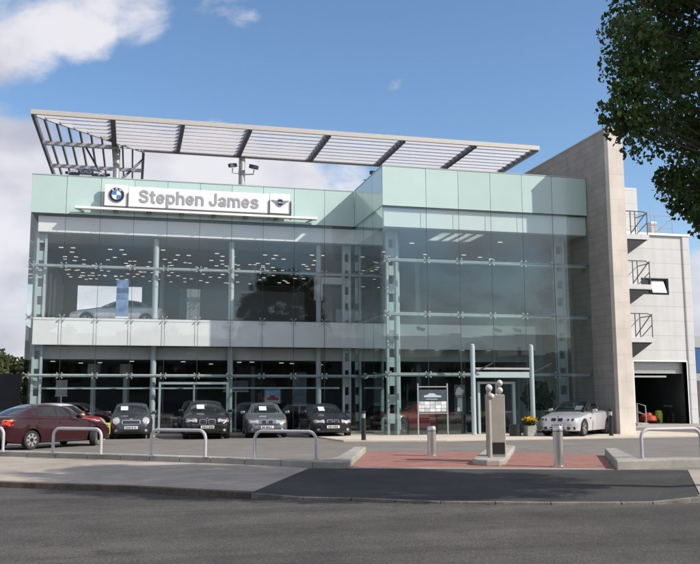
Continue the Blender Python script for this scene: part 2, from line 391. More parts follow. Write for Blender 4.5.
# ------------------------------------------------------------------ SHOWROOM BUILDING
YL, YB, XL, XR0, XR = 39.7, 34.87, -4.5, 10.2, 19.9
B = thing('showroom_building', 'large glass-fronted car showroom with frosted green parapet and a tall stone fin at its right', 'building', (0, 39.7, 0))
BO = (0, 39.7, 0)
def bp_(mb, name, m, parent=None, **k):
    return mb.build(name, m, parent or B, offset=BO, **k)
jl = [XL+1.47*i for i in range(11)]; jb = [10.2, 12.17, 13.66, 15.17, 16.69, 18.15, 19.88]; jr = [YB, YB+1.61, YB+3.22, YL]
def jit(): return rng.uniform(-.003, .003)
def pane_x(x0, x1, z0, z1, y, th, name, m, g=.009):
    a, b = jit(), jit()
    mb = MB().add([(x0+g,y+a,z0+g),(x1-g,y+b,z0+g),(x1-g,y+b+th,z0+g),(x0+g,y+a+th,z0+g),(x0+g,y-a,z1-g),(x1-g,y-b,z1-g),(x1-g,y-b+th,z1-g),(x0+g,y-a+th,z1-g)],
                  [(0,3,2,1),(4,5,6,7),(0,1,5,4),(1,2,6,5),(2,3,7,6),(3,0,4,7)])
    return bp_(mb, name, m)
def pane_y(y0, y1, z0, z1, x, th, name, m, g=.009):
    return bp_(MB().box(x, x+th, y0+g, y1-g, z0+g, z1-g), name, m)
ZB0, ZB1 = 9.74, 11.46
for i in range(10): pane_x(jl[i], jl[i+1], ZB0, ZB1, YL, .03, 'parapet_panel', M['band'])
for i in range(6): pane_x(jb[i], jb[i+1], ZB0+.01, ZB1+.02, YB, .03, 'parapet_panel', M['band'])
for i in range(3): pane_y(jr[i]+(.032 if i == 0 else 0), jr[i+1]-.002, ZB0+.01, ZB1+.02, XR0, .03, 'parapet_panel', M['band'])
for i in range(2): pane_y(YL+.032+i*2.0, YL+.032+(i+1)*2.0, ZB0, ZB1, XL, .03, 'parapet_panel', M['band'])
rows = [.06, 2.6, 5.13, 7.44, 9.73]
for r in range(4):
    for i in range(10):
        pane_x(jl[i], jl[i+1], rows[r], rows[r+1], YL, .016, 'glass_pane', M['gl'])
    for i in range(6):
        pane_x(jb[i], jb[i+1], rows[r], rows[r+1], YB, .016, 'glass_pane', M['glbay'])
    for i in range(3): pane_y(jr[i]+(.018 if i == 0 else 0), jr[i+1]-.002, rows[r], rows[r+1], XR0, .016, 'glass_pane', M['glbay'])
    for i in range(2): pane_y(YL+.018+i*2.0, YL+.018+(i+1)*2.0, rows[r], rows[r+1], XL, .016, 'glass_pane', M['gl'])
# joint seals (silicone lines)
s = MB(); g = .008
for x in jl[1:-1]: s.box(x-g, x+g, YL+.002, YL+.014, .06, ZB1)
for x in jb[1:-1]: s.box(x-g, x+g, YB+.002, YB+.014, .06, ZB1)
for y in jr[1:-1]: s.box(XR0+.002, XR0+.014, y-g, y+g, .06, ZB1)
bp_(s, 'joint_seal', M['seal'])
s = MB()
for z in rows[1:]:
    s.box(XL+.02, XR0-.02, YL+.003, YL+.013, z-g, z+g); s.box(XR0+.02, XR-.02, YB+.003, YB+.013, z-g, z+g)
    s.box(XR0+.003, XR0+.013, YB+.02, YL-.02, z-g, z+g)
bp_(s, 'joint_seal', M['seal'])
# parapet copings
bp_(MB().box(XL-.02, XR0-.03, YL-.015, YL+.16, ZB1+.005, ZB1+.045), 'coping', M['steel'])
bp_(MB().box(XR0-.015, XR, YB-.015, YB+.16, ZB1+.025, ZB1+.06), 'coping', M['steel'])
bp_(MB().box(XR0-.015, XR0+.16, YB+.17, YL-.02, ZB1+.025, ZB1+.06), 'coping', M['steel'])
bp_(MB().box(XL-.02, XL+.14, YL+.17, 56, ZB1+.005, ZB1+.045), 'coping', M['steel'])
# plinth rail at the foot of the glass
bp_(MB().box(XL, XR0-.02, YL-.01, YL+.05, 0.0, .064).box(XR0, XR-.005, YB-.01, YB+.05, 0, .064).box(XR0-.01, XR0+.05, YB+.06, YL-.02, 0, .064), 'sill_rail', M['steel'])
# white beams behind the glass head
bp_(MB().box(XL+.3, XR0+.25, YL+.28, YL+.62, 8.95, 9.66), 'head_beam', M['white'], bevel=.01)
bp_(MB().box(XR0+.1, XR-.02, YB+.16, YB+.5, 8.87, 9.7), 'head_beam', M['white'], bevel=.01)
bp_(MB().box(XR0+.1, XR0+.4, YB+.52, YL+.25, 8.87, 9.7), 'head_beam', M['white'])
# floor edge: white spandrel, soffit under it, recessed band
bp_(MB().box(XL+.28, XR0+.1, YL+.10, YL+.5, 3.93, 5.12), 'spandrel', M['white'], bevel=.012)
bp_(MB().box(XR0+.11, XR-.05, YL+.10, YL+.5, 3.9, 5.1), 'spandrel', M['white'])
bp_(MB().box(XL+.45, XR-.05, YL+.95, YL+1.15, 3.35, 3.92), 'recessed_band', M['soffit'])
bp_(MB().box(XL+.3, XR-.05, YL+.51, 56, 4.3, 4.9), 'floor_slab', M['interior'])
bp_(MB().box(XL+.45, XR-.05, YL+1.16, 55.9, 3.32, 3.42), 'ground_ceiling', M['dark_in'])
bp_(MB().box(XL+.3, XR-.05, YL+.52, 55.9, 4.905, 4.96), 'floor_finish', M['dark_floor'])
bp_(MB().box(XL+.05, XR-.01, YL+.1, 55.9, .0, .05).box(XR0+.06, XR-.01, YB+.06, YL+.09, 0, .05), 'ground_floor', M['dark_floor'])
# soffit / ceiling of the first floor with a skylight in the bay
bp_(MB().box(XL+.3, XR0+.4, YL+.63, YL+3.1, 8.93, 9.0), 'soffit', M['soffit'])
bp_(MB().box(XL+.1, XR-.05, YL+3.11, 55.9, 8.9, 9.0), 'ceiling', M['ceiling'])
SX0, SX1, SY0, SY1 = 13.3, 15.4, 36.0, 38.1
cl = MB().box(XR0+.41, SX0, YB+.51, YL+3.1, 8.9, 9.0).box(SX1, XR-.05, YB+.51, YL+3.1, 8.9, 9.0).box(SX0, SX1, YB+.51, SY0, 8.9, 9.0).box(SX0, SX1, SY1, YL+3.1, 8.9, 9.0)
bp_(cl, 'ceiling', M['soffit'])
rf = MB().box(XL+.05, XR0+.3, YL+.17, 55.9, 10.6, 11.25).box(XR0+.31, SX0-.1, YB+.17, 55.9, 10.6, 11.25).box(SX1+.1, XR-.02, YB+.17, 55.9, 10.6, 11.25).box(SX0-.1, SX1+.1, YB+.17, SY0-.1, 10.6, 11.25).box(SX0-.1, SX1+.1, SY1+.1, 55.9, 10.6, 11.25)
bp_(rf, 'roof_deck', M['fore'])
sw = MB().box(SX0-.1, SX0, SY0-.1, SY1+.1, 9.0, 11.3).box(SX1, SX1+.1, SY0-.1, SY1+.1, 9.0, 11).box(SX0, SX1, SY0-.1, SY0, 9.0, 11).box(SX0, SX1, SY1, SY1+.1, 9.0, 11)
bp_(sw, 'skylight_kerb', M['white'])
sk = bp_(MB().box(SX0, SX1, SY0, SY1, 8.93, 8.94), 'skylight', M['opal'])
fr = MB()
for k in range(1, 4): x = SX0+(SX1-SX0)*k/4; fr.box(x-.06, x+.06, SY0, SY1, 8.86, 8.925)
bp_(fr, 'frame', M['steel'], sk)
# back wall, side walls
bw = MB()
WX0, WX1, WZ0, WZ1 = -3.4, .5, 5.9, 8.6
bw.box(XL, XR, 55.92, 56.2, 0, WZ0).box(XL, XR, 55.92, 56.2, WZ1, 10.6).box(XL, WX0, 55.92, 56.2, WZ0, WZ1).box(WX1, XR, 55.92, 56.2, WZ0, WZ1)
bp_(bw, 'back_wall', M['interior'])
bp_(MB().box(WX0, WX1, 56.0, 56.02, WZ0, WZ1), 'window', M['gl'])
side = MB().box(XL, XL+.25, YL+4.06, 55.9, 0, 5.6).box(XL, XL+.25, YL+4.06, 55.9, 8.3, 11.44)
for y0, y1 in ((YL+4.06, YL+4.8), (YL+6.2, YL+7.2), (YL+8.6, YL+9.6), (YL+11.2, 55.9)): side.box(XL, XL+.25, y0, y1, 5.6, 8.3)
bp_(side, 'side_wall', M['interior'])
for y0, y1 in ((YL+4.8, YL+6.2), (YL+7.2, YL+8.6), (YL+9.6, YL+11.2)): bp_(MB().box(XL+.1, XL+.115, y0, y1, 5.6, 8.3), 'window', M['gl'])
bp_(MB().box(XR-.35, XR-.012, YL, 55.9, .05, 10.6), 'party_wall', M['interior'])
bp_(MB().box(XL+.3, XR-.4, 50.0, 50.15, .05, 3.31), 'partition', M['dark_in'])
bp_(MB().box(2.4, 9.2, 47.0, 47.12, 4.97, 7.4), 'partition', M['ceiling'])
bp_(MB().box(10.3, 19.4, 44.0, 44.12, 4.97, 6.2), 'partition', M['interior'])
bp_(MB().box(9.0, 9.4, 43.2, 43.5, 6.55, 7.75).box(9.401, 10.5, 43.2, 43.5, 7.4, 7.75), 'interior_frame', M['white'])
# stone fin
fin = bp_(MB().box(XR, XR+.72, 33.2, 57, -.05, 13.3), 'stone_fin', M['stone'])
bp_(MB().box(XR-.006, XR+.726, 32.9, 33.199, -.05, 13.3), 'fin_edge', M['stone_lit'], fin)  # front edge coloured as sunlit, the rest of the fin as shaded
bp_(MB().box(XR-.02, XR+.74, 32.88, 57.02, 13.302, 13.36), 'fin_coping', M['steel'])
# columns
def column(x, y, z1=8.9, slots=False, w=.26, m=None):
    mb = MB()
    if slots:
        mb.box(x-w/2-.05, x-w/2+.05, y-.1, y+.1, .05, z1).box(x+w/2-.05, x+w/2+.05, y-.1, y+.1, .05, z1)
        z = .5
        while z < z1-.3: mb.box(x-w/2+.05, x+w/2-.05, y-.04, y+.04, z, z+.42); z += .8
        return bp_(mb, 'column', M['steel'])
    mb.tube([(x,y,.05),(x,y,z1)], w/2, 16); return bp_(mb, 'column', M['steel'], smooth=40)
for x in (.95, 4.42, 8.6): column(x, 40.42)
column(-4.02, 40.3, slots=True, w=.34); column(9.95, 40.35, slots=True, w=.3)
column(10.92, 36.0, slots=True, w=.42); column(11.28, 36.5, w=.3); column(18.95, 36.0, slots=True, w=.4); column(14.8, 44.0); column(6.5, 47.8); column(1.5, 47.8)
# glazing bars with spider brackets
SP = None
def spider(parent, x, y, z, axis='x'):
    global SP
    if SP is None:
        mb = MB()
        for a in (45, 135, 225, 315):
            d = Vector((math.cos(R(a)), 0, math.sin(R(a))))
            mb.tube([(0,.16,0), tuple(d*.09+Vector((0,.12,0))), tuple(d*.15+Vector((0,.03,0)))], [.03,.022,.018], 6)
            mb.tube([tuple(d*.15+Vector((0,.035,0))), tuple(d*.15+Vector((0,-.012,0)))], .032, 8)
        mb.tube([(0,.12,0),(0,.26,0)], .035, 8)
        SP = mb.build('spider_bracket', M['galv'], parent, smooth=40); o = SP
    else:
        o = SP.copy(); COL.objects.link(o); o.parent = parent
    o.location = (x-BO[0], y-BO[1], z-BO[2])
    if axis == 'y': o.rotation_euler = (0,0,R(-90))
    return o
for z in (7.44, 2.6):
    bar = bp_(MB().tube([(XL+.05, YL+.3, z), (XR0+.1, YL+.3, z)], .075, 10), 'glazing_bar', M['steel'], smooth=40)
    for x in jl[:-1]: spider(bar, max(x, XL+.1), YL+.02, z)
bar = bp_(MB().box(XL+.05, XL+.28, YL+.24, YL+.3, 5.08, 5.14), 'glazing_bar', M['steel'])
for x in jl[:-1]: spider(bar, max(x, XL+.1), YL+.02, 5.13)
for z in (7.45, 5.12, 2.56):
    bar = bp_(MB().tube([(XR0+.15, YB+.32, z), (XR-.04, YB+.32, z)], .085, 10), 'glazing_bar', M['steel'], smooth=40)
    for x in jb[:-1]: spider(bar, x+(.2 if x < 11 else 0), YB+.02, z)
    bar = bp_(MB().tube([(XR0+.32, YB+.45, z), (XR0+.32, YL-.05, z)], .06, 10), 'glazing_bar', M['steel'], smooth=40)
    for y in jr[1:-1]: spider(bar, XR0+.02, y, z, 'y')
# ceiling lights: 96 recessed strips on the first floor ceiling, spots on the ground floor
LM = None; nl = 0
def light(x, y, z, l=.2, w=.085):
    global LM, nl
    if LM is None:
        o = MB().box(-l/2, l/2, -w/2, w/2, -.02, 0).build('ceiling_light', M['lamp'], B); LM = o
    else: o = LM.copy(); COL.objects.link(o); o.parent = B
    o.location = (x-BO[0], y-BO[1], z-BO[2]); nl += 1
for j, y in enumerate((43.6, 44.9, 46.4, 48.2, 50.2, 52.4, 54.6)):
    for i in range(6):
        x = -3.6+2.5*i+(.6 if j % 2 else 0)+rng.uniform(-.15,.15)
        if 9.7 < x: continue
        y2 = y+rng.uniform(-.35,.35)
        light(x, y2, 8.9)
        if rng.random() < .8: light(x+.55, y2+rng.uniform(-.04,.04), 8.9)
for x, y in ((12.2,41.5),(14.5,41.8),(16.5,41.5),(17.6,42),(18.4,42.4),(12.8,38.8),(16.8,37.6)): light(x, y, 8.9)
for x in (11.5, 13.3, 14.6, 15.9, 17.3): light(x, 40.5, 3.93, .5)
for k in range(12): light(-3.4+1.15*k+rng.uniform(-.4,.4), 41.6+rng.uniform(0,3.5), 3.32, .26, .14)
s = MB()
for j in range(85):     # the small far fittings, too many to count
    x, y = rng.uniform(-3.8, 9.4), rng.choice((47.3, 49.2, 51.3, 53.5, 55.2))+rng.uniform(-.25,.25); s.box(x-.09, x+.09, y-.045, y+.045, 8.885, 8.899)
bp_(s, 'ceiling_light', M['lamp'])['kind'] = 'stuff'
# spotlights fixed to the bay spandrel
for x in (13.31, 17.27, 18.33):
    s_ = bp_(MB().tube([(x,YL+.1,4.98),(x,YL-.28,4.98),(x,YL-.34,4.9)], .02, 6), 'spotlight', M['black'])
    bp_(MB().obox((x+.05,YL-.38,4.84), (1,0,-.2), (0,1,0), (.2,0,1), .36, .22, .13), 'lamp_head', M['black'], s_, bevel=.02)
# entrance doors
def door(x0, x1, y, z1, m, leaf=2):
    d = bp_(MB().box(x0-.05, x0+.05, y-.06, y+.06, .06, z1).box(x1-.05, x1+.05, y-.06, y+.06, .06, z1).box(x0+.052, x1-.052, y-.055, y+.055, z1-.1, z1), 'entrance_door', m)
    mid = MB()
    for k in range(1, leaf): xx = x0+(x1-x0)*k/leaf; mid.box(xx-.035, xx+.035, y-.03, y+.03, .06, z1-.102)
    bp_(mid, 'door_leaf', m, d); return d
door(14.38, 16.0, YB-.05, 2.26, M['steel'])
door(1.25, 4.25, YL+.12, 2.32, M['steel'], 2)
bp_(MB().box(-4.2, 9.6, YL+.62, YL+.7, 2.02, 2.1), 'transom', M['steel'])
bp_(MB().tube([(14.0,YB-.06,1.0),(14.0,YB-.14,1.05),(14.0,YB-.14,1.55),(14.0,YB-.06,1.6)], .018, 6), 'door_handle', M['galv'])

# entrance portal with round posts
ep = thing('entrance_portal', 'pair of tall round grey posts with a crossbar before the glass doors', 'portal', (15.3, 34.3, .055))
EO = (15.3, 34.3, .055)
for x in (13.93, 16.62):
    MB().lathe([(.12,.06),(.12,.1),(.1,.12),(.1,3.74),(.09,3.8),(.04,3.84)], (x,34.3,0), n=18).build('post', M['steel'], ep, offset=EO, smooth=40)
    MB().tube([(x+.05,34.25,2.62),(x+.75,33.9,3.02)], .03, 8).build('arm', M['steel_dark'], ep, offset=EO)
MB().box(14.04, 16.51, 34.24, 34.36, 2.76, 2.84).build('crossbar', M['galv'], ep, offset=EO)
MB().box(14.04, 16.51, 34.27, 34.33, 2.42, 2.66).build('transom', M['steel'], ep, offset=EO)

# ------------------------------------------------------------------ SHOWROOM SIGN
S = thing('showroom_sign', 'long white fascia sign reading Stephen James with a round emblem and a winged emblem', 'sign', (2.8, 39.45, 10.0))
SO = (2.8, 39.45, 10.0)
def sp_(mb, name, m, parent=None, **k): return mb.build(name, m, parent or S, offset=SO, **k)
sp_(MB().box(-.36, 6.0, 39.36, 39.5, 10.13, 11.06), 'letter_panel', M['sign'], bevel=.01)
sp_(MB().box(-1.40, -.40, 39.36, 39.5, 10.13, 11.1), 'emblem_panel', M['sign'], bevel=.01)
sp_(MB().box(6.04, 7.0, 39.36, 39.5, 10.15, 11.09), 'emblem_panel', M['sign'], bevel=.01)
sp_(MB().box(-2.65, 8.3, 39.28, 39.56, 9.93, 10.04), 'rail', M['white'], bevel=.015)
sp_(MB().box(-1.39, 6.98, 39.34, 39.5, 10.06, 10.12), 'shadow_gap', M['steel_dark'])
for x in (-2.6, 8.2): sp_(MB().bar((x,39.5,9.98),(x+.35*(1 if x<0 else -1),39.69,9.86), .06, .06), 'bracket', M['galv'])
for x in (-1.42, -.38, 6.02, 7.03): sp_(MB().box(x-.018, x+.018, 39.3, 39.5, 9.88, 10.75), 'bracket', M['steel_dark'])
for k in range(6): sp_(MB().lathe([(.09,9.84),(.11,9.9),(.1,9.925)], (-.9+1.45*k,39.42,0), n=10), 'downlight', M['steel_dark'])
def arc(cx, cy, rx_, ry, a0, a1, n=14): return [(cx+rx_*math.cos(R(a0+(a1-a0)*k/n)), cy+ry*math.sin(R(a0+(a1-a0)*k/n))) for k in range(n+1)]
def spline(p, n=6):
    out = []; q = [p[0]]+p+[p[-1]]
    for i in range(1, len(q)-2):
        for k in range(n):
            t = k/n; f = lambda a, b, c, d: .5*(2*b+(c-a)*t+(2*a-5*b+4*c-d)*t*t+(3*b-a-3*c+d)*t**3)
            out.append((f(q[i-1][0],q[i][0],q[i+1][0],q[i+2][0]), f(q[i-1][1],q[i][1],q[i+1][1],q[i+2][1])))
    return out+[p[-1]]
SS = [(.53,.70),(.48,.84),(.32,.905),(.16,.85),(.115,.72),(.17,.60),(.33,.525),(.49,.445),(.545,.29),(.49,.15),(.32,.095),(.14,.15),(.085,.31)]
arch = lambda x, w: [(x,0),(x,.42)]+arc(x+w/2,.42,w/2,.235,180,0)[1:]+[(x+w,0)]
GL = {'S': (.63, [spline(SS)]), 's': (.55, [spline([(x*.86, y*.74) for x, y in SS])]),
 't': (.37, [[(.18,.93),(.18,.20)]+arc(.30,.20,.12,.12,180,270,6)[1:]+[(.36,.08)], [(.0,.66),(.36,.66)]]),
 'e': (.58, [[(.10,.36),(.50,.36)], arc(.29,.37,.195,.285,0,325,26)]),
 'p': (.61, [[(.09,-.27),(.09,.74)], arc(.32,.37,.205,.285,0,360,26)]),
 'h': (.57, [[(.09,0),(.09,1.0)], arch(.09,.39)[1:]]), 'n': (.57, [[(.09,0),(.09,.74)], arch(.09,.39)[1:]]),
 'm': (.87, [[(.09,0),(.09,.74)], arch(.09,.345)[1:], arch(.435,.345)[1:]]),
 'J': (.54, [[(.43,1.0),(.43,.30)]+arc(.25,.30,.18,.205,0,-180)[1:]+[(.07,.38)]]),
 'a': (.57, [[(.09,.50)]+arc(.27,.50,.18,.155,165,0)[0:]+[(.45,.12),(.50,.05)], arc(.265,.215,.175,.125,0,360,22)])}
def lettering(text, width, x0, x1, y, z0, cap, sw=.17, th=.02):
    mb = MB(); xs = 0; adv = []
    for c in text:
        adv.append(xs); xs += (.30 if c == ' ' else GL[c][0]+.055)
    k = (x1-x0)/(xs-.055); idx = 0
    for c, ax_ in zip(text, adv):
        if c == ' ': continue
        for st in GL[c][1]:
            pts = [Vector(((ax_+px)*k, pz*cap)) for px, pz in st]; n = len(pts); closed = (pts[0]-pts[-1]).length < 1e-4; L1 = []; R1 = []
            for i, p in enumerate(pts):
                a = pts[i-1] if i else (pts[-2] if closed else p); b = pts[i+1] if i < n-1 else (pts[1] if closed else p)
                d = (b-a).normalized(); nn = Vector((-d.y, d.x)); L1.append(p+nn*sw*cap/2); R1.append(p-nn*sw*cap/2)
            yy = y-.0007*(idx % 6); idx += 1
            vs = []
            for yv in (yy-th, y):
                vs += [(x0+p.x, yv, z0+p.y) for p in L1]+[(x0+p.x, yv, z0+p.y) for p in R1]
            fs = []; o = 2*n
            for i in range(n-1): fs += [(i,i+1,n+i+1,n+i), (o+i,o+n+i,o+n+i+1,o+i+1), (i,o+i,o+i+1,i+1), (n+i,n+i+1,o+n+i+1,o+n+i)]
            fs += [(0,n,o+n,o), (n-1,o+n-1,o+2*n-1,2*n-1)]
            mb.add(vs, fs)
    return mb
sp_(lettering('Stephen James', 0, .10, 5.52, 39.359, 10.33, .60), 'lettering', M['letter'])
def disc(cx, cz, y, r0, r1, a0=0, a1=360, n=32, th=.02):
    mb = MB(); k = max(3, int(n*(a1-a0)/360)); pts = []
    for i in range(k+1):
        a = R(a0+(a1-a0)*i/k); pts.append((math.cos(a), math.sin(a)))
    vs = []
    for yy in (y-th, y):
        for c, s2 in pts: vs += [(cx+r0*c, yy, cz+r0*s2), (cx+r1*c, yy, cz+r1*s2)]
    o = 2*(k+1); fs = []
    for i in range(k):
        a, b, c, d = 2*i, 2*i+1, 2*i+3, 2*i+2
        fs += [(a,b,c,d), (o+a,o+d,o+c,o+b), (b,o+b,o+c,c), (a,d,o+d,o+a)]
    return mb.add(vs, fs)
ex, ez = -.88, 10.63
rd = sp_(disc(ex, ez, 39.358, .21, .33), 'roundel', M['black'])
sp_(disc(ex, ez, 39.358, .20, .215, th=.024), 'ring', M['chrome'], rd); sp_(disc(ex, ez, 39.358, .325, .345, th=.024), 'ring', M['chrome'], rd)
for q in range(4): sp_(disc(ex, ez, 39.358, .0, .2, 90*q, 90*q+90, th=.018), 'quadrant', M['blue'] if q in (1, 3) else M['sign'], rd)
for ch, a in (('B', 125), ('M', 90), ('W', 55)):
    me = text_mesh(ch, .12, .004, .004); co = np.array([v.co[:] for v in me.vertices]); c0 = (co.min(0)+co.max(0))/2
    for v in me.vertices:
        p = v.co - Vector((c0[0], c0[1], 0)); th = R(a-90); px = p.x*math.cos(th)-p.y*math.sin(th); pz = p.x*math.sin(th)+p.y*math.cos(th)
        v.co = (ex+.27*math.cos(R(a))+px-SO[0], 39.332-p.z-SO[1], ez+.27*math.sin(R(a))+pz-SO[2])
    me.materials.clear(); me.materials.append(M['sign']); o = bpy.data.objects.new('lettering', me); COL.objects.link(o); o.parent = rd
mx_, mz_ = 6.52, 10.66
wg = MB()
for sgn in (-1, 1):
    for k in range(4):
        z = .085-.055*k; L = .43-.075*k
        p = [(mx_+sgn*.12, mz_+z-.018-.01), (mx_+sgn*L, mz_+z+.008), (mx_+sgn*(L-.03), mz_+z+.034), (mx_+sgn*.12, mz_+z+.016)]
        wg.prism_y(p if sgn > 0 else p[::-1], 39.335, 39.357)
we = sp_(wg, 'winged_emblem', M['letter'])
sp_(disc(mx_, mz_, 39.357, 0, .17, th=.03), 'roundel', M['black'], we); sp_(disc(mx_, mz_, 39.357, .155, .18, th=.034), 'ring', M['chrome'], we)
tm = text_part('MINI', M['sign'], we, mx_-.12-SO[0], mx_+.12-SO[0], 39.324-SO[1], mz_-.035-SO[2], .07, .008, extrude=.003)

# ------------------------------------------------------------------ ROOF CANOPY
CZ, CY0, CY1, CX0, CX1 = 14.2, 39.85, 44.6, -4.7, 20.1
K = thing('louvre_canopy', 'long horizontal aluminium louvre canopy on masts above the showroom roof, wrapping its left corner', 'canopy', (5.4, 44.6, 10.8))
KO = (5.4, 44.6, 10.8)
def kp(mb, name, m, **k): return mb.build(name, m, K, offset=KO, **k)
kp(MB().box(CX0, CX1, CY0-.12, CY0, CZ+.03, CZ+.25), 'fascia', M['fascia'])
kp(MB().box(.25, CX1, CY1-.06, CY1+.06, CZ-.02, CZ+.2), 'rear_beam', M['galv'])
rx = [-1.16, 2.0, 5.15, 9.0, 12.8, 16.6, 20.0]
for i, x in enumerate(rx):
    if i == 0: kp(MB().box(x-.11, x+.11, CY0+.01, CY1-.07, CZ-.05, CZ+.24), 'rafter', M['steel_dark'])
    else: kp(MB().box(x-.09, x+.09, CY0+.01, CY1-.07, CZ-.03, CZ+.24), 'rafter', M['steel_dark'])
# mitre
kp(MB().bar((CX0+.05, CY0+.05, CZ+.1), (.3, CY1+.3, CZ+.1), .1, .2), 'rafter', M['galv'])
NB = 8
for i in range(6):
    mb = MB()
    for k in range(NB):
        y = CY0+.42+(CY1-CY0-.62)*k/(NB-1)
        mb.obox(((rx[i]+rx[i+1])/2, y, CZ+.1), (1,0,0), (0,.42,.91), (0,-.91,.42), rx[i+1]-rx[i]-.2, .16, .03)
    kp(mb, 'louvre_panel', M['louvre'])
mb = MB()
for k in range(NB):          # short blades between the mitre and the first rafter
    y = CY0+.42+(CY1-CY0-.62)*k/(NB-1); x0 = CX0+(y-CY0)+.2
    if rx[0]-.12-x0 > .2: mb.obox(((x0+rx[0]-.12)/2, y, CZ+.1), (1,0,0), (0,.42,.91), (0,-.91,.42), rx[0]-.12-x0, .16, .03)
kp(mb, 'louvre_panel', M['louvre'])
YE = 54.0
kp(MB().box(CX0, CX0+.12, CY0+.01, YE, CZ-.02, CZ+.28), 'edge_beam', M['steel_dark'])
kp(MB().box(.2, .34, CY1+.3, YE, CZ-.02, CZ+.22), 'edge_beam', M['steel_dark'])
kp(MB().box(CX0+.13, -.95, 43.85, 44.05, CZ-.16, CZ+.02), 'cross_beam', M['galv']); kp(MB().box(CX0+.13, .19, 48.2, 48.36, CZ-.16, CZ+.02), 'cross_beam', M['galv'])
mb = MB()
for k in range(9):
    x = CX0+.5+.49*k; y0 = CY0+(x-CX0)+.15
    mb.obox((x, (y0+YE)/2, CZ+.1), (0,1,0), (1,0,0), (0,0,1), YE-y0, .085, .16)
kp(mb, 'louvre_panel', M['steel_dark'])
for x in (-1.05, 5.35, 13.2, 18.5):
    mb = MB().tube([(x,CY1+.1,10.8),(x,CY1+.1,CZ+.05)], .17 if x < 15 else .12, 14)
    for z in (11.6, 12.5, 13.4): mb.lathe([(.185,z),(.185,z+.1)], (x,CY1+.1,0), n=14)
    kp(mb, 'mast', M['galv'], smooth=40)
kp(MB().tube([(-1.05,CY1+.1,12.4),(.26,46.2,CZ)], .07, 8), 'strut', M['steel_dark']); kp(MB().tube([(-1.05,CY1+.1,11.6),(-2.6,CY1-.4,CZ)], .05, 8), 'strut', M['steel_dark'])
# CCTV cameras
def cctv(x, y, z, sx, label, ang):
    c = thing('security_camera', label, 'camera', (x, y, z), 0, 'roof security cameras')
    MB().tube([(-sx*.42,.25,-.32),(0,.1,-.32),(0,0,-.1)], .035, 8).build('bracket', M['galv'], c)
    d = Vector((math.cos(ang), math.sin(ang), -.25)).normalized()
    MB().obox((0,0,.05), d, (-d.y,d.x,0), d.cross(Vector((-d.y,d.x,0))), .5, .19, .2).build('housing', M['steel_dark'], c, bevel=.03)
cctv(4.82, 44.3, 13.62, -1, 'dark security camera on the left arm of the mast above the sign', R(215))
cctv(5.93, 44.3, 13.6, 1, 'dark security camera on the right arm of the mast above the sign', R(-20))
cctv(12.2, 43.6, 13.5, 1, 'small dark security camera under the canopy where the bay parapet begins', R(240))

# ------------------------------------------------------------------ WAREHOUSE WING
W = thing('warehouse_building', 'white panelled rear building with a roller door, right of the stone fin', 'building', (27, 45, 0))
WO = (27, 45, 0)
def wp(mb, name, m, parent=None, **k): return mb.build(name, m, parent or W, offset=WO, **k)
GX0, GX1, GZ = 28.25, 31.75, 3.62
wp(MB().box(20.64, GX0, 45, 45.3, 0, 11.1).box(GX1, 32.0, 45, 45.3, 0, 11.1).box(GX0, GX1, 45, 45.3, GZ, 7.58)
   .box(GX0, 29.0, 45, 45.3, 7.58, 8.56).box(30.85, GX1, 45, 45.3, 7.58, 8.56).box(GX0, GX1, 45, 45.3, 8.56, 11.1), 'wall', M['cladding'])
wp(MB().box(31.85, 32.35, 44.92, 62, 0, 11.12), 'corner_panel', M['cladding'], bevel=.06)
wp(MB().box(20.64, 32.4, 44.88, 45.35, 11.125, 11.27), 'coping', M['white'], bevel=.02)
wp(MB().box(20.64, 31.84, 45.31, 62, 10.9, 11.08), 'roof', M['interior'])
wp(MB().box(20.64, 31.84, 61.7, 62, 0, 10.88), 'wall', M['interior'])
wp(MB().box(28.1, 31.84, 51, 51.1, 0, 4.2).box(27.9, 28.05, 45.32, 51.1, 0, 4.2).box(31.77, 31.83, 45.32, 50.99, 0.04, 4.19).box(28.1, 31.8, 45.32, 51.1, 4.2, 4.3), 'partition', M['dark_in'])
wp(MB().box(30.35, 30.9, 49.6, 50.2, 0.03, 4.19), 'pillar', M['interior'])
wp(MB().box(28.06, 31.84, 45.31, 50.99, .0, .03), 'floor', M['fore'])
rs = MB()
for k in range(5): rs.box(GX0+.05, GX1-.05, 45.34+.01*(k%2), 45.42, GZ-.02-.13*(k+1), GZ-.03-.13*k)
wp(rs, 'roller_door', M['galv']); wp(MB().box(GX0+.05, 30.6, 45.34, 45.42, 2.72, 2.82), 'roller_door_edge', M['galv'])
wp(MB().box(GX0-.06, GX0, 44.97, 45.3, 0, GZ).box(GX1, GX1+.06, 44.97, 45.3, 0, GZ).box(GX0-.06, GX1+.06, 44.97, 45.3, GZ+.001, GZ+.07), 'door_frame', M['white'])
w_ = wp(MB().box(29.0, 30.85, 45.05, 45.25, 7.58, 7.66).box(29.0, 30.85, 45.05, 45.25, 8.48, 8.56).box(29.0, 29.1, 45.05, 45.25, 7.661, 8.479).box(30.75, 30.85, 45.05, 45.25, 7.661, 8.479).box(29.62, 29.72, 45.05, 45.25, 7.661, 8.479), 'window', M['black'])
wp(MB().box(29.11, 29.61, 45.12, 45.14, 7.67, 8.47), 'pane', M['cglass'], w_)
wp(MB().add([(29.75,44.98,7.70),(30.7,44.98,7.70),(30.6,45.16,8.44),(29.75,45.16,8.44),(29.75,45.01,7.70),(30.7,45.01,7.70),(30.6,45.19,8.44),(29.75,45.19,8.44)],
            [(0,1,2,3),(4,7,6,5),(0,4,5,1),(1,5,6,2),(2,6,7,3),(3,7,4,0)]), 'sash', M['sign'], w_)
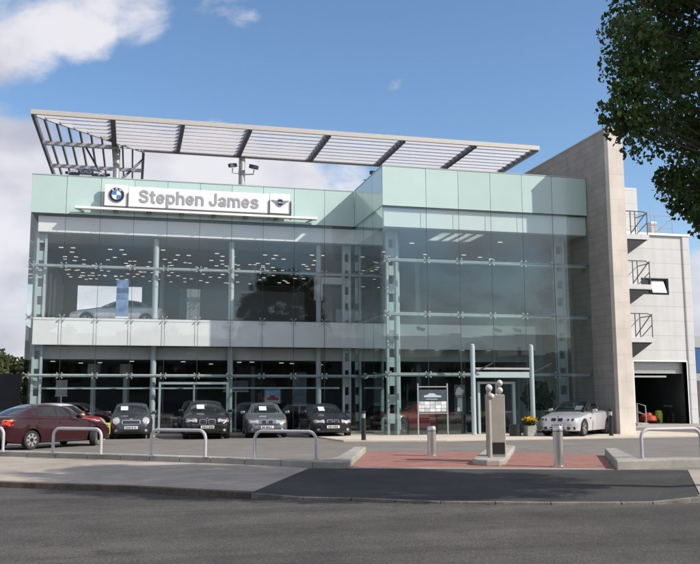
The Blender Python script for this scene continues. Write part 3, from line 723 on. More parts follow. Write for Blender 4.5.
# tower box on roof, roof guard rail, roof vent
wp(MB().box(29.0, 30.95, 48, 50.5, 11.09, 14.8), 'stair_tower', M['cladding'], bevel=.02)
gr_ = MB(); Y = 46
for x in (29.6, 30.8, 32.0): gr_.tube([(x,Y,11.09),(x,Y,12.6)], .025, 6)
for z in (11.85, 12.6): gr_.tube([(29.0,Y,z),(32.0,Y,z)], .022, 6)
gr_.tube([(30.6,Y+.1,11.3),(31.9,Y+.1,12.35)], .03, 6)
wp(gr_, 'guard_rail', M['galv'])
vt = thing('roof_vent', 'small grey ventilation unit with a mast behind the roof guard rail', 'vent', (31.0, 46.6, 11.09))
MB().box(-.22,.22,-.2,.2,.28,1.2).box(-.1,.1,-.1,.1,0,.28).build('housing', M['galv'], vt, bevel=.03)
MB().tube([(-.1,0,1.2),(-.1,0,2.2)], .02, 6).tube([(-.1,0,1.75),(-.35,0,1.6)], .03, 6).build('aerial', M['galv'], vt)
# escape balconies
for i, z in enumerate((10.62, 7.72, 4.68)):
    b_ = wp(MB().box(27.0, 28.85, 43.7, 44.98, z-.02, z+.26), 'balcony', M['cladding'])
    wp(MB().add([(27.3,43.75,z-.03),(28.75,43.75,z-.03),(27.3,43.75,z-1.0),(27.3,44.95,z-.03),(28.75,44.95,z-.03),(27.3,44.95,z-1.0)], [(0,2,1),(3,4,5),(0,1,4,3),(1,2,5,4),(0,3,5,2)]), 'bracket', M['black'], b_)
    r_ = MB()
    for x in (27.7, 28.0, 28.78): r_.tube([(x,43.75,z+.26),(x,43.75,z+1.62)], .03, 6)
    r_.tube([(27.0,43.75,z+1.62),(28.55,43.75,z+1.62),(28.78,43.75,z+1.5)], .03, 6).tube([(27.75,43.78,z+.36),(28.7,43.78,z+1.5)], .035, 6).tube([(28.1,43.78,z+.3),(28.76,43.78,z+.95)], .03, 6).tube([(28.78,43.75,z+1.5),(28.78,44.95,z+1.5)], .03, 6)
    wp(r_, 'railing', M['steel_dark'], b_, smooth=40)
# hand rail and step beside the fin
hr = thing('handrail', 'short galvanised handrail on a step beside the stone fin', 'handrail', (27.1, 43, 0))
MB().tube([(0,0,0),(0,0,1.25),(.28,-.35,1.1),(.3,-.35,.62)], .03, 8).tube([(0,0,.75),(.3,-.35,.62)], .025, 8).tube([(.3,-.35,.62),(.3,-.35,0)], .025, 8).build('rail', M['galv'], hr, smooth=40)
MB().box(-.35,.35,-.5,.4,0,.18).build('step', M['kerb'], hr, bevel=.02)

# ------------------------------------------------------------------ CARS
def smooth1(x, y, n=121, k=3):
    xs = np.linspace(x[0], x[-1], n); ys = np.interp(xs, x, y); ker = np.ones(2*k+1)/(2*k+1)
    yp = np.pad(ys, k, mode='edge'); yp[:k] = 2*ys[0]-ys[1:k+1][::-1]; yp[-k:] = 2*ys[-1]-ys[-k-1:-1][::-1]
    return xs, np.convolve(yp, ker, 'valid')
class Curve:
    def __init__(s, pts, k=2): s.x, s.y = smooth1([p[0] for p in pts], [p[1] for p in pts], k=k)
    def __call__(s, d): return float(np.interp(d, s.x, s.y))
def outline_rr(cx, cz, w, h, r=.3, n=5):
    r = min(w, h)/2*r; pts = []
    for sx, sz, a0 in ((1,1,0),(-1,1,90),(-1,-1,180),(1,-1,270)):
        for i in range(n):
            a = R(a0+90*i/(n-1)); pts.append((cx+sx*(w/2-r)+r*math.cos(a), cz+sz*(h/2-r)+r*math.sin(a)))
    return pts
def outline_el(cx, cz, rx, rz, n=18): return [(cx+rx*math.cos(2*math.pi*i/n), cz+rz*math.sin(2*math.pi*i/n)) for i in range(n)]
def subdiv(pts, n=5):
    out = []
    for a, b in zip(pts, pts[1:]+pts[:1]):
        for i in range(n): out.append((a[0]+(b[0]-a[0])*i/n, a[1]+(b[1]-a[1])*i/n))
    return out
def patch(mb, bvh, outl, side, off=.006, rings=4, back=.025):
    c = (sum(p[0] for p in outl)/len(outl), sum(p[1] for p in outl)/len(outl)); n = len(outl)
    O = {'front': lambda a,b: (Vector((6,a,b)), Vector((-1,0,0))), 'rear': lambda a,b: (Vector((-6,a,b)), Vector((1,0,0))),
         'left': lambda a,b: (Vector((a,4,b)), Vector((0,-1,0))), 'right': lambda a,b: (Vector((a,-4,b)), Vector((0,1,0))),
         'top': lambda a,b: (Vector((a,b,5)), Vector((0,0,-1)))}[side]
    def hit(a, b, off):
        o, d = O(a, b); h = bvh.ray_cast(o, d)
        if h[0] is None:
            h = bvh.find_nearest(o + d*4); 
            return h[0]-d*off
        return h[0]-d*off
    vs = [hit(*c, off)]
    for r in range(1, rings+1):
        t = r/rings
        vs += [hit(c[0]+(p[0]-c[0])*t, c[1]+(p[1]-c[1])*t, off) for p in outl]
    vs += [v + O(0,0)[1]*(off+back) for v in vs[-n:]]
    fs = [(0, 1+i, 1+(i+1) % n) for i in range(n)]
    for r in range(rings):
        for i in range(n):
            a = 1+r*n; b = a+n; fs.append((a+i, b+i, b+(i+1) % n, a+(i+1) % n))
    mb.add(vs, fs); return mb

WHEELS = {}
def wheel_meshes(style, r, w):
    key = (style, r, w)
    if key in WHEELS: return WHEELS[key]
    ty = MB().lathe([(r*.66,-w/2+.01),(r*.72,-w/2),(r*.93,-w/2),(r*.99,-w/2+.03),(r,-w*.2),(r,w*.2),(r*.99,w/2-.03),(r*.93,w/2),(r*.72,w/2),(r*.66,w/2-.01)], axis='y', n=28, cap=False)
    rm = MB(); ri = r*.68
    rm.lathe([(ri,-w*.4),(ri,w*.46),(ri*.93,w*.47),(ri*.9,w*.15),(ri*.9,-w*.3)], axis='y', n=28, cap=False)
    ns = {'multi': 10, 'twin': 10, 'cover': 7, 'five': 5}[style]
    for k in range(ns):
        a = 2*math.pi*k/ns
        if style == 'twin': a = 2*math.pi*(k//2)/(ns//2)+(.16 if k % 2 else -.16)
        d = Vector((math.cos(a),0,math.sin(a))); q = Vector((-math.sin(a),0,math.cos(a)))
        wd = {'multi': .035, 'twin': .032, 'cover': .085, 'five': .075}[style]
        rm.obox(d*ri*.5+Vector((0,w*.36,0)), d, q, (0,1,0), ri*.95, wd, .03)
    rm.lathe([(.001,w*.43),(ri*.25,w*.42),(ri*.27,w*.3)], axis='y', n=16)
    bk = MB().lathe([(ri*.88,w*.1),(ri*.88,w*.06)], axis='y', n=20)
    a = ty.build('tyre', M['rubber'], None, smooth=40); b = rm.build('rim', mat('alloy', (.55,.55,.56), .28, .8), None, smooth=40); c = bk.build('brake_disc', M['black'], None)
    for o in (a, b, c): COL.objects.unlink(o)
    WHEELS[key] = (a.data, b.data, c.data)
    return WHEELS[key]

def build_car(name, label, cat, P, paint_, loc, rz, group=None, kind='saloon', style='twin', card=None, roofpaint=None, steer=0, seed=0, plate_front=True, detail=True):
    """front is +x in local space. d = distance from the nose."""
    root = thing(name, label, cat, loc, rz, group)
    L, W_, wb, fo, r = P['L'], P['W'], P['wb'], P['fo'], P['r']
    top, hw, zb = Curve(P['top']), Curve(P['hw'], 3), Curve(P['zb'], 2)
    ax = [fo, fo+wb]; Ra = r+.045
    ds = sorted(set([round(v, 4) for v in np.linspace(0, L, 44)] + [round(c+Ra*math.cos(math.pi*k/12), 4) for c in ax for k in range(13)] + [round(c+s*(Ra+.004), 4) for c in ax for s in (-1, 1)] + [.015,.04,.08,.14, L-.015,L-.04,L-.08,L-.14]))
    mb = MB(); rings = []
    for d in ds:
        h = hw(d)*W_/2; zt = top(d); z0 = zb(d); zs = zt-P.get('drop', .05)
        arch = -1
        for c in ax:
            if abs(d-c) <= Ra+.0001: arch = max(arch, r+math.sqrt(max(0, Ra*Ra-(d-c)**2)))
        A = lambda z: max(z, arch)
        hz = zs-z0
        pts = [(0,z0),(h*.74,z0),(h*.745,A(z0)),(h*.955,A(z0+.03)),(h*.985,max(z0+.30*hz, arch+.004)),(h*1.0,max(z0+.58*hz, arch+.02)),(h*.985,max(z0+.86*hz, arch+.035)),(h*.955,zs),(h*.90,zs+.022),(h*.74,zt+.0),(h*.4,zt+.018),(0,zt+.024)]
        rings.append(pts)
    n = len(rings[0])
    for sgn in (1, -1):
        o = len(mb.v)
        for d, pts in zip(ds, rings): mb.v += [(L/2-d, sgn*y, z) for y, z in pts]
        for i in range(len(ds)-1):
            for k in range(n-1):
                if kind == 'convertible' and P['cab'][0] < (ds[i]+ds[i+1])/2 < P['cab'][1] and k >= 9: continue
                q = (o+i*n+k, o+i*n+k+1, o+(i+1)*n+k+1, o+(i+1)*n+k); mb.f.append(q if sgn < 0 else q[::-1])
        for i in (0, len(ds)-1): mb.f.append(tuple(o+i*n+k for k in range(n)))
    # greenhouse
    gh = MB()
    X = lambda d: L/2-d
    if kind != 'convertible':
        path = P['gh']; gx, gz = smooth1([p[0] for p in path], [p[1] for p in path], n=41, k=2); _, gw = smooth1([p[0] for p in path], [p[2] for p in path], n=41, k=2)
        S_ = 11
        for x, z, w in zip(gx, gz, gw):
            for j in range(S_):
                s_ = -1+2*j/(S_-1); gh.v.append((X(x), s_*w, z+.03-.045*s_*s_-.03*abs(s_)**6))
        for i in range(len(gx)-1):
            for j in range(S_-1): gh.f.append((i*S_+j, i*S_+j+1, (i+1)*S_+j+1, (i+1)*S_+j))
        b0, b1 = P['belt']
        for sgn, j in ((1, S_-1), (-1, 0)):
            o = len(gh.v)
            for i, (x, z, w) in enumerate(zip(gx, gz, gw)):
                u = i/(len(gx)-1); d = b0+(b1-b0)*u
                gh.v.append((X(d), sgn*hw(d)*W_/2*.925, top(d)-.04))
            for i in range(len(gx)-1): gh.f.append((i*S_+j, (i+1)*S_+j, o+i+1, o+i))
    body = MB(); body.v = list(mb.v); body.f = list(mb.f)
    if not roofpaint: body.add(gh.v, gh.f)
    body.build('body', paint_, root, smooth=38)
    if roofpaint: gh.build('roof', roofpaint, root, smooth=38)
    allv = [Vector(v) for v in mb.v+gh.v]; off = len(mb.v); allf = mb.f+[tuple(i+off for i in f) for f in gh.f]
    bvh = BVHTree.FromPolygons(allv, allf)
    bl = BVHTree.FromPolygons([Vector(v) for v in mb.v], mb.f)
    bg = BVHTree.FromPolygons([Vector(v) for v in gh.v], gh.f) if gh.f else None
    # wheels
    for i, c in enumerate(ax):
        for sgn in (1, -1):
            t, rm, bk = wheel_meshes(style, r, P.get('tw', .2))
            wv = bpy.data.objects.new('wheel', bk); COL.objects.link(wv); wv.parent = root
            wv.location = (X(c), sgn*(W_/2*hw(c)-P.get('tw',.2)/2-.012), r); wv.rotation_euler = (0,0,(0 if sgn > 0 else math.pi)+(steer if i == 0 else 0))
            for nm, d_ in (('tyre', t), ('rim', rm)):
                o = bpy.data.objects.new(nm, d_); COL.objects.link(o); o.parent = wv
    # windows
    if kind != 'convertible':
        ws = P['ws']; patch(MB(), bg, subdiv(ws, 6), 'front', .007, 5, .02).build('windscreen', M['cglass'], root, smooth=30)
        patch(MB(), bg, subdiv(P['rw'], 6), 'rear', .007, 5, .02).build('rear_window', M['cglass'], root, smooth=30)
        for poly in P['sw']:
            pl = [(X(d), z) for d, z in poly]
            for side in ('left', 'right'): patch(MB(), bg, subdiv(pl, 5), side, .006, 4, .015).build('side_window', M['cglass'], root, smooth=30)
        for j in (-1, 1):
            MB().bar((X(P['ws_base'])-.02, j*.12-.3*j*0, 0), (X(P['ws_base'])-.02, j*.12+.01, 0), .01, .01) if False else None
    else:
        c0, c1 = P['cab']; x0, x1 = X(c0), X(c1); wI = W_/2*.70; zt = top((c0+c1)/2)
        tub = MB().add([(x0,-wI,zt),(x1,-wI,zt),(x1,wI,zt),(x0,wI,zt),(x0-.3,-wI,.42),(x1+.3,-wI,.42),(x1+.3,wI,.42),(x0-.3,wI,.42)], [(4,5,6,7),(0,1,5,4),(1,2,6,5),(2,3,7,6),(3,0,4,7)])
        tub.build('cabin_tub', M['leather'], root)
        MB().obox((x0-.22,0,zt-.06),(1,0,-.2),(0,1,0),(.2,0,1),.42,2*wI,.22).build('dashboard', M['leather'], root, bevel=.05)
        for d in (c0+1.05, c0+1.85):
            for sgn in (-1, 1):
                q = MB().obox((X(d), sgn*.36, .78), (.22,0,1), (0,1,0), (-1,0,.22), .72, .46, .15); q.obox((X(d)-.05, sgn*.36, 1.2), (.1,0,1), (0,1,0), (-1,0,.1), .18, .26, .1)
                q.build('seat', M['leather'], root, bevel=.04)
        a = [(X(c0)+.12,.64,zt+.0),(X(c0)-.62,.52,1.34)]
        fr = MB().tube([(a[0][0],-a[0][1],a[0][2]),(a[1][0],-a[1][1]-.02,a[1][2]-.03),(a[1][0]-.03,0,1.37),(a[1][0],a[1][1]+.02,a[1][2]-.03),(a[0][0],a[0][1],a[0][2])], .026, 8)
        fr.build('windscreen_frame', M['black'], root, smooth=60)
        ws = MB(); nu = 8
        for v_ in range(5):
            t = v_/4
            for u in range(nu+1):
                s_ = -1+2*u/nu; y = s_*(a[0][1]*(1-t)+a[1][1]*t); ws.v.append((a[0][0]*(1-t)+a[1][0]*t+.08*(1-s_*s_), y, a[0][2]*(1-t)+a[1][2]*t+.02*(1-s_*s_)))
        for v_ in range(4):
            for u in range(nu): q = v_*(nu+1)+u; ws.f.append((q,q+1,q+nu+2,q+nu+1))
        ws.build('windscreen', M['carglass_clear'], root, smooth=60)
        for sgn in (1, -1): MB().add([(X(c0)-.15,sgn*.66,zt),(X(c0)-1.0,sgn*.68,zt),(X(c0)-.95,sgn*.62,zt+.16),(X(c0)-.55,sgn*.58,zt+.33),(X(c0)-.15,sgn*.67,zt),(X(c0)-1.0,sgn*.69,zt),(X(c0)-.95,sgn*.63,zt+.16),(X(c0)-.55,sgn*.59,zt+.33)], [(0,1,2,3),(4,7,6,5),(0,3,7,4),(1,5,6,2),(2,6,7,3),(0,4,5,1)]).build('side_window', M['carglass_clear'], root)
    # lower details: front
    for spec in P['front']:
        nm, m, outl, o_ = spec[:4]; dp = spec[4] if len(spec) > 4 else 'front'
        if nm.startswith('2'):
            for s_ in (1, -1): patch(MB(), bl, [(s_*y, z) for y, z in outl], dp, o_, 4).build(nm[1:], M[m], root, smooth=30)
        else: patch(MB(), bl, outl, dp, o_, 4).build(nm, M[m], root, smooth=30)
    for spec in P['rear']:
        nm, m, outl, o_ = spec[:4]
        if nm.startswith('2'):
            for s_ in (1, -1): patch(MB(), bl, [(s_*y, z) for y, z in outl], 'rear', o_, 4).build(nm[1:], M[m], root, smooth=30)
        else: patch(MB(), bl, outl, 'rear', o_, 4).build(nm, M[m], root, smooth=30)
    for spec in P.get('side', []):
        nm, m, outl, o_ = spec[:4]; m = paint_ if m == 'paint' else M[m]
        for s_ in ('left', 'right'): patch(MB(), bl, [(X(d), z) for d, z in outl], s_, o_, 3, .012).build(nm, m, root, smooth=30)
    # plates
    zc = P['plate_z']
    rngp = random.Random(seed)
    for side, xs in (('front', 6), ('rear', -6)):
        h = bl.ray_cast(Vector((xs, 0, zc)), Vector((-1 if xs > 0 else 1, 0, 0)))[0]; s_ = 1 if xs > 0 else -1
        x = h.x+s_*.012
        pl = MB().box(x-.012, x+.012, -.26, .26, zc-.056, zc+.056).build('number_plate', M['plate'], root, bevel=.006)
        mk = MB(); y = -.21
        while y < .2:
            w = rngp.choice((.03,.045,.05)); mk.box(x+s_*.012, x+s_*.016, y, y+w, zc-.034, zc+.034); y += w+rngp.choice((.018,.022,.04))
        mk.build('plate_marks', M['slate'], pl)
    # mirrors
    md, mz = P['mirror']
    for s_ in (1, -1):
        y = hw(md)*W_/2*.94
        mi = MB().obox((X(md), s_*(y+.12), mz), (1,0,0), (0,1,.1), (0,-.1,1), .13, .2, .13).build('mirror', P.get('mirror_mat') or paint_, root, bevel=.04)
        MB().bar((X(md)+.01, s_*(y-.02), mz-.06), (X(md), s_*(y+.08), mz-.02), .05, .04).build('mirror_stalk', M['black'], mi)
    if card:
        cy, cz, cw, chh = card; cw *= .85; chh *= .85
        src = bg if bg else None
        def pt(y, z):
            if src:
                h = src.ray_cast(Vector((6,y,z)), Vector((-1,0,0)))
                if h[0] is not None: return h[0]+Vector((.035,0,0))
            return Vector((X(P['cab'][0])-.22-(z-1.0)*1.2 if kind == 'convertible' else 0, y, z))
        q = [pt(cy-cw/2,cz-chh/2), pt(cy+cw/2,cz-chh/2), pt(cy+cw/2,cz+chh/2), pt(cy-cw/2,cz+chh/2)]
        mw = Matrix.Translation(loc) @ Matrix.Rotation(rz, 4, 'Z')
        q = [mw @ v for v in q]; nrm = (mw.to_3x3() @ Vector((1,0,.6))).normalized()*.006
        ml = card_label(label)
        cmb = MB().add(list(q)+[v+nrm for v in q], [(0,3,2,1),(4,5,6,7),(0,1,5,4),(1,2,6,5),(2,3,7,6),(3,0,4,7)])
        c_ = (q[0]+q[1])/2
        single(cmb, 'price_card', M['card'], c_, ml, 'price card', 'price cards on the cars for sale')
    return root
def card_label(l): return 'white price card on the windscreen of the '+SHORT[l]
SHORT = {}
M['carglass_clear'] = glass_mat('car_windscreen_glass', (.55,.6,.6), 1.6)

def bmw_front(wide=1.0, lightz=.66, kz=.66, low=.40, fog=True, twin=True):
    f = [('2headlight', 'lens', outline_rr(.53*wide, lightz, .36*wide, .135, .55), .008)]
    if twin: f += [('2lamp_ring', 'chrome', outline_el(.62*wide, lightz, .062, .058), .012), ('2lamp', 'lens', outline_el(.62*wide, lightz, .048, .046), .017),
                   ('2lamp_ring', 'chrome', outline_el(.46*wide, lightz, .058, .054), .012), ('2lamp', 'lens', outline_el(.46*wide, lightz, .045, .043), .017)]
    f += [('2indicator', 'amber', outline_rr(.74*wide, lightz, .06, .11, .5), .010),
          ('2grille_surround', 'chrome', outline_rr(.135, kz, .225, .145, .6), .012), ('2grille', 'black', outline_rr(.135, kz, .18, .105, .5), .022),
          ('lower_intake', 'black', outline_rr(0, low-.075, .95*wide, .1, .5), .004), ('bumper_strip', 'black', outline_rr(0, low+.145, 1.36*wide, .03, .3), .007)]
    if fog: f += [('2fog_light', 'lens', outline_el(.60*wide, low-.05, .055, .05), .010), ('2fog_recess', 'black', outline_rr(.60*wide, low-.05, .2, .11, .6), .005)]
    f += [('emblem', 'chrome', outline_el(0, kz+.115, .032, .027, 10), .012)]
    return f
def seams(ds, z0, z1): return [('door_seam', 'black', outline_rr(d, (z0+z1)/2, .012, z1-z0, .1, 3), .002) for d in ds]
E46 = dict(L=4.47, W=1.74, wb=2.725, fo=.80, r=.315, tw=.205, drop=.06,
    top=[(0,.60),(.03,.67),(.12,.735),(.4,.80),(1.0,.885),(1.35,.95),(1.6,.96),(2.6,.965),(3.5,1.0),(3.8,1.01),(4.3,.99),(4.42,.93),(4.47,.80)],
    hw=[(0,.66),(.04,.76),(.12,.85),(.3,.93),(.7,.985),(1.2,1.0),(3.2,1.0),(3.8,.98),(4.2,.92),(4.38,.84),(4.47,.74)],
    zb=[(0,.30),(.05,.22),(.3,.19),(.8,.18),(3.8,.19),(4.2,.22),(4.4,.28),(4.47,.36)],
    gh=[(1.28,.93,.66),(1.65,1.14,.63),(2.05,1.32,.575),(2.35,1.375,.565),(2.75,1.385,.565),(3.1,1.35,.56),(3.45,1.24,.58),(3.95,1.01,.62)], belt=(1.28,3.95),
    ws=[(-.60,.985),(.60,.985),(.49,1.315),(-.49,1.315)], ws_base=1.3, rw=[(-.55,1.06),(.55,1.06),(.46,1.30),(-.46,1.30)],
    sw=[[(1.78,1.0),(2.5,1.0),(2.48,1.30),(2.2,1.30)],[(2.56,1.0),(3.2,1.01),(3.2,1.25),(2.98,1.30),(2.56,1.31)],[(3.25,1.02),(3.5,1.03),(3.27,1.2),(3.25,1.22)]],
    front=bmw_front(), rear=[('2tail_lamp','redlens',outline_rr(.62,.82,.32,.15,.4),.008)],
    side=[('side_trim','black',outline_rr(2.2,.53,1.9,.04,.3,3),.006)]+seams((1.62,2.54,3.3),.28,.93)+[('door_handle','paint',outline_rr(2.4,.78,.17,.03,.8,3),.02),('door_handle','paint',outline_rr(3.18,.80,.17,.03,.8,3),.02)],
    plate_z=.44, mirror=(1.75,1.0))
COUPE = dict(E46, r=.32, gh=[(1.34,.92,.66),(1.7,1.11,.63),(2.1,1.28,.57),(2.4,1.33,.56),(2.8,1.335,.56),(3.15,1.295,.555),(3.5,1.19,.57),(4.0,1.0,.61)], belt=(1.34,4.0),
    ws=[(-.60,.975),(.60,.975),(.49,1.275),(-.49,1.275)], rw=[(-.55,1.05),(.55,1.05),(.46,1.25),(-.46,1.25)],
    sw=[[(1.85,.99),(2.85,.99),(2.85,1.265),(2.25,1.265)],[(2.92,1.0),(3.45,1.02),(3.2,1.2),(2.92,1.26)]], side=seams((1.62,2.9),.28,.93), front=bmw_front(low=.38))
E65 = dict(L=5.03, W=1.9, wb=2.99, fo=.86, r=.35, tw=.235, drop=.055,
    top=[(0,.66),(.03,.73),(.12,.80),(.45,.87),(1.1,.97),(1.5,1.03),(1.8,1.04),(2.9,1.04),(3.9,1.08),(4.2,1.10),(4.8,1.08),(4.97,1.0),(5.03,.88)],
    hw=[(0,.68),(.04,.78),(.14,.87),(.35,.94),(.75,.99),(1.2,1.0),(3.7,1.0),(4.3,.98),(4.7,.92),(4.93,.84),(5.03,.74)],
    zb=[(0,.32),(.05,.24),(.3,.2),(.8,.19),(4.3,.2),(4.7,.24),(4.95,.3),(5.03,.38)],
    gh=[(1.42,1.01,.71),(1.85,1.23,.67),(2.3,1.41,.62),(2.65,1.475,.61),(3.1,1.485,.61),(3.5,1.45,.605),(3.9,1.33,.62),(4.45,1.10,.66)], belt=(1.42,4.45),
    ws=[(-.65,1.07),(.65,1.07),(.53,1.41),(-.53,1.41)], ws_base=1.45, rw=[(-.6,1.16),(.6,1.16),(.5,1.40),(-.5,1.40)],
    sw=[[(2.0,1.08),(2.85,1.08),(2.83,1.40),(2.45,1.40)],[(2.92,1.08),(3.7,1.09),(3.7,1.35),(3.4,1.41),(2.92,1.41)]],
    front=[('2headlight','lens',outline_rr(.62,.735,.44,.13,.6),.008),('2lamp_ring','chrome',outline_el(.73,.73,.062,.056),.013),('2lamp','lens',outline_el(.73,.73,.046,.043),.018),('2lamp_ring','chrome',outline_el(.56,.73,.06,.055),.013),('2lamp','lens',outline_el(.56,.73,.045,.042),.018),
           ('2grille_surround','chrome',outline_rr(.17,.69,.29,.2,.5),.012),('2grille','black',outline_rr(.17,.69,.25,.165,.45),.022),('2brow','amber',outline_rr(.64,.808,.38,.018,.5),.012),
           ('lower_intake','black',outline_rr(0,.33,1.1,.11,.5),.004),('bumper_strip','chrome',outline_rr(0,.575,1.5,.02,.3),.007),('2fog_light','lens',outline_el(.66,.36,.06,.045),.010),('emblem','chrome',outline_el(0,.825,.034,.028,10),.012)],
    rear=[('2tail_lamp','redlens',outline_rr(.68,.88,.34,.16,.4),.008)], side=seams((1.75,2.88,3.7),.3,1.0), plate_z=.48, mirror=(1.95,1.08))
MINI = dict(L=3.63, W=1.69, wb=2.467, fo=.62, r=.305, tw=.19, drop=.07,
    top=[(0,.56),(.03,.66),(.1,.76),(.25,.86),(.5,.90),(.9,.935),(1.1,.955),(1.4,.96),(2.5,.98),(3.3,.99),(3.55,.95),(3.63,.8)],
    hw=[(0,.66),(.04,.77),(.12,.87),(.28,.955),(.6,1.0),(1.2,1.0),(2.8,1.0),(3.2,.98),(3.48,.9),(3.63,.76)],
    zb=[(0,.30),(.05,.22),(.3,.17),(.8,.16),(3.0,.17),(3.4,.22),(3.63,.32)],
    gh=[(1.0,.94,.68),(1.25,1.16,.645),(1.5,1.345,.605),(1.75,1.395,.60),(2.2,1.405,.60),(2.9,1.385,.59),(3.22,1.33,.585),(3.38,1.15,.62),(3.48,.98,.66)], belt=(1.0,3.48),
    ws=[(-.62,.99),(.62,.99),(.54,1.325),(-.54,1.325)], ws_base=1.05, rw=[(-.55,1.05),(.55,1.05),(.5,1.30),(-.5,1.30)],
    sw=[[(1.35,1.0),(2.3,1.0),(2.3,1.335),(1.62,1.335)],[(2.36,1.0),(3.15,1.02),(3.1,1.32),(2.36,1.335)]],
    front=[('2lamp_surround','chrome',outline_el(.575,.735,.145,.15),.010),('2headlight','lens',outline_el(.575,.735,.12,.125),.022),('2indicator','amber',outline_el(.60,.655,.04,.03,10),.028),
           ('grille_surround','chrome',outline_rr(0,.67,.74,.17,.8),.008),('grille','black',outline_rr(0,.665,.66,.115,.7),.018),('lower_intake','black',outline_rr(0,.31,.82,.14,.6),.004),
           ('2fog_light','lens',outline_el(.58,.34,.055,.055),.010),('bonnet_scoop','black',outline_rr(0,.885,.3,.03,.5),.02),('emblem','chrome',outline_el(0,.785,.06,.02,10),.012)],
    rear=[('2tail_lamp','redlens',outline_rr(.66,.78,.13,.24,.5),.010)], side=seams((1.22,2.33),.28,.93), plate_z=.45, mirror=(1.4,1.02))
VEC = dict(L=4.495, W=1.71, wb=2.637, fo=.90, r=.305, tw=.195, drop=.06,
    top=[(0,.55),(.03,.64),(.15,.72),(.5,.80),(1.05,.89),(1.35,.955),(1.6,.965),(2.6,.985),(3.5,1.02),(3.85,1.045),(4.3,1.04),(4.43,1.0),(4.495,.85)],
    hw=[(0,.62),(.05,.74),(.15,.84),(.35,.93),(.75,.985),(1.2,1.0),(3.2,1.0),(3.8,.985),(4.2,.93),(4.4,.86),(4.495,.76)],
    zb=[(0,.30),(.05,.22),(.3,.19),(.8,.18),(3.8,.19),(4.2,.22),(4.4,.27),(4.495,.36)],
    gh=[(1.22,.93,.66),(1.6,1.15,.63),(2.0,1.34,.58),(2.3,1.40,.57),(2.75,1.415,.57),(3.15,1.38,.565),(3.55,1.26,.58),(4.05,1.05,.62)], belt=(1.22,4.05),
    ws=[(-.60,.985),(.60,.985),(.49,1.335),(-.49,1.335)], ws_base=1.25, rw=[(-.54,1.10),(.54,1.10),(.46,1.33),(-.46,1.33)],
    sw=[[(1.72,1.01),(2.5,1.02),(2.48,1.33),(2.18,1.33)],[(2.56,1.02),(3.25,1.04),(3.25,1.28),(3.0,1.33),(2.56,1.34)],[(3.30,1.05),(3.58,1.065),(3.32,1.24),(3.30,1.25)]],
    front=[('2headlight','lens',outline_rr(.56,.66,.4,.14,.5),.008),('grille','black',outline_rr(0,.67,.5,.09,.5),.008),('grille_bar','chrome',outline_rr(0,.68,.48,.025,.5),.016),('lower_intake','black',outline_rr(0,.34,.9,.12,.5),.004)],
    rear=[('2tail_lamp','redlens',outline_rr(.655,.85,.25,.2,.4),.010),('2tail_indicator','amber',outline_rr(.66,.93,.2,.05,.4),.018),('2bumper_highlight','chrome',outline_rr(.55,.725,.2,.03,.4),.012),('plate_recess','black',outline_rr(0,.80,.62,.16,.2),.003)],
    side=[('side_trim','paint',outline_rr(2.35,.50,2.1,.05,.3,3),.012),('sill','black',outline_rr(2.3,.235,1.7,.07,.3,3),.004)]+seams((1.55,2.53,3.35),.28,.95)+[('door_handle','paint',outline_rr(2.38,.82,.17,.035,.8,3),.022),('door_handle','paint',outline_rr(3.2,.84,.17,.035,.8,3),.022)],
    plate_z=.80, mirror=(1.72,1.02))
CONV = dict(COUPE, r=.325, tw=.23, top=[(0,.60),(.03,.67),(.12,.735),(.4,.80),(1.0,.885),(1.35,.94),(1.6,.95),(2.6,.955),(3.3,.98),(3.8,1.0),(4.3,.985),(4.42,.93),(4.47,.80)], cab=(1.4,3.35),
    front=[('2headlight','lens',outline_rr(.53,.655,.36,.135,.55),.008),('2lamp_ring','chrome',outline_el(.62,.655,.062,.058),.012),('2lamp','cglass',outline_el(.62,.655,.046,.044),.017),('2lamp_ring','chrome',outline_el(.46,.655,.058,.054),.012),('2lamp','cglass',outline_el(.46,.655,.043,.041),.017),
           ('2grille_surround','chrome',outline_rr(.135,.655,.235,.15,.6),.012),('2grille','black',outline_rr(.135,.655,.2,.12,.5),.022),('lower_intake','black',outline_rr(0,.30,.62,.15,.5),.006),('2fog_recess','black',outline_rr(.56,.33,.3,.12,.7),.006),('2fog_light','lens',outline_el(.60,.33,.05,.05),.014),('emblem','chrome',outline_el(0,.765,.032,.027,10),.012)],
    side=seams((1.62,2.9),.28,.90)+[('side_vent','black',outline_rr(1.42,.70,.16,.05,.5,3),.006)])
def car(name, short, label, *a, **k):
    SHORT[label] = short; return build_car(name, label, 'car', *a, **k)
FACE = R(-90)
FG = 'cars parked on the showroom forecourt'
def nose_at(P, x, y, rz): d = Vector((math.cos(rz), math.sin(rz))); return (x-d.x*P['L']/2, y-d.y*P['L']/2, 0)
hd = math.atan2(31.4-29.6, -1.25+3.05)
rax = Vector((-3.05, 29.6)); rgt = Vector((math.sin(hd), -math.cos(hd)))
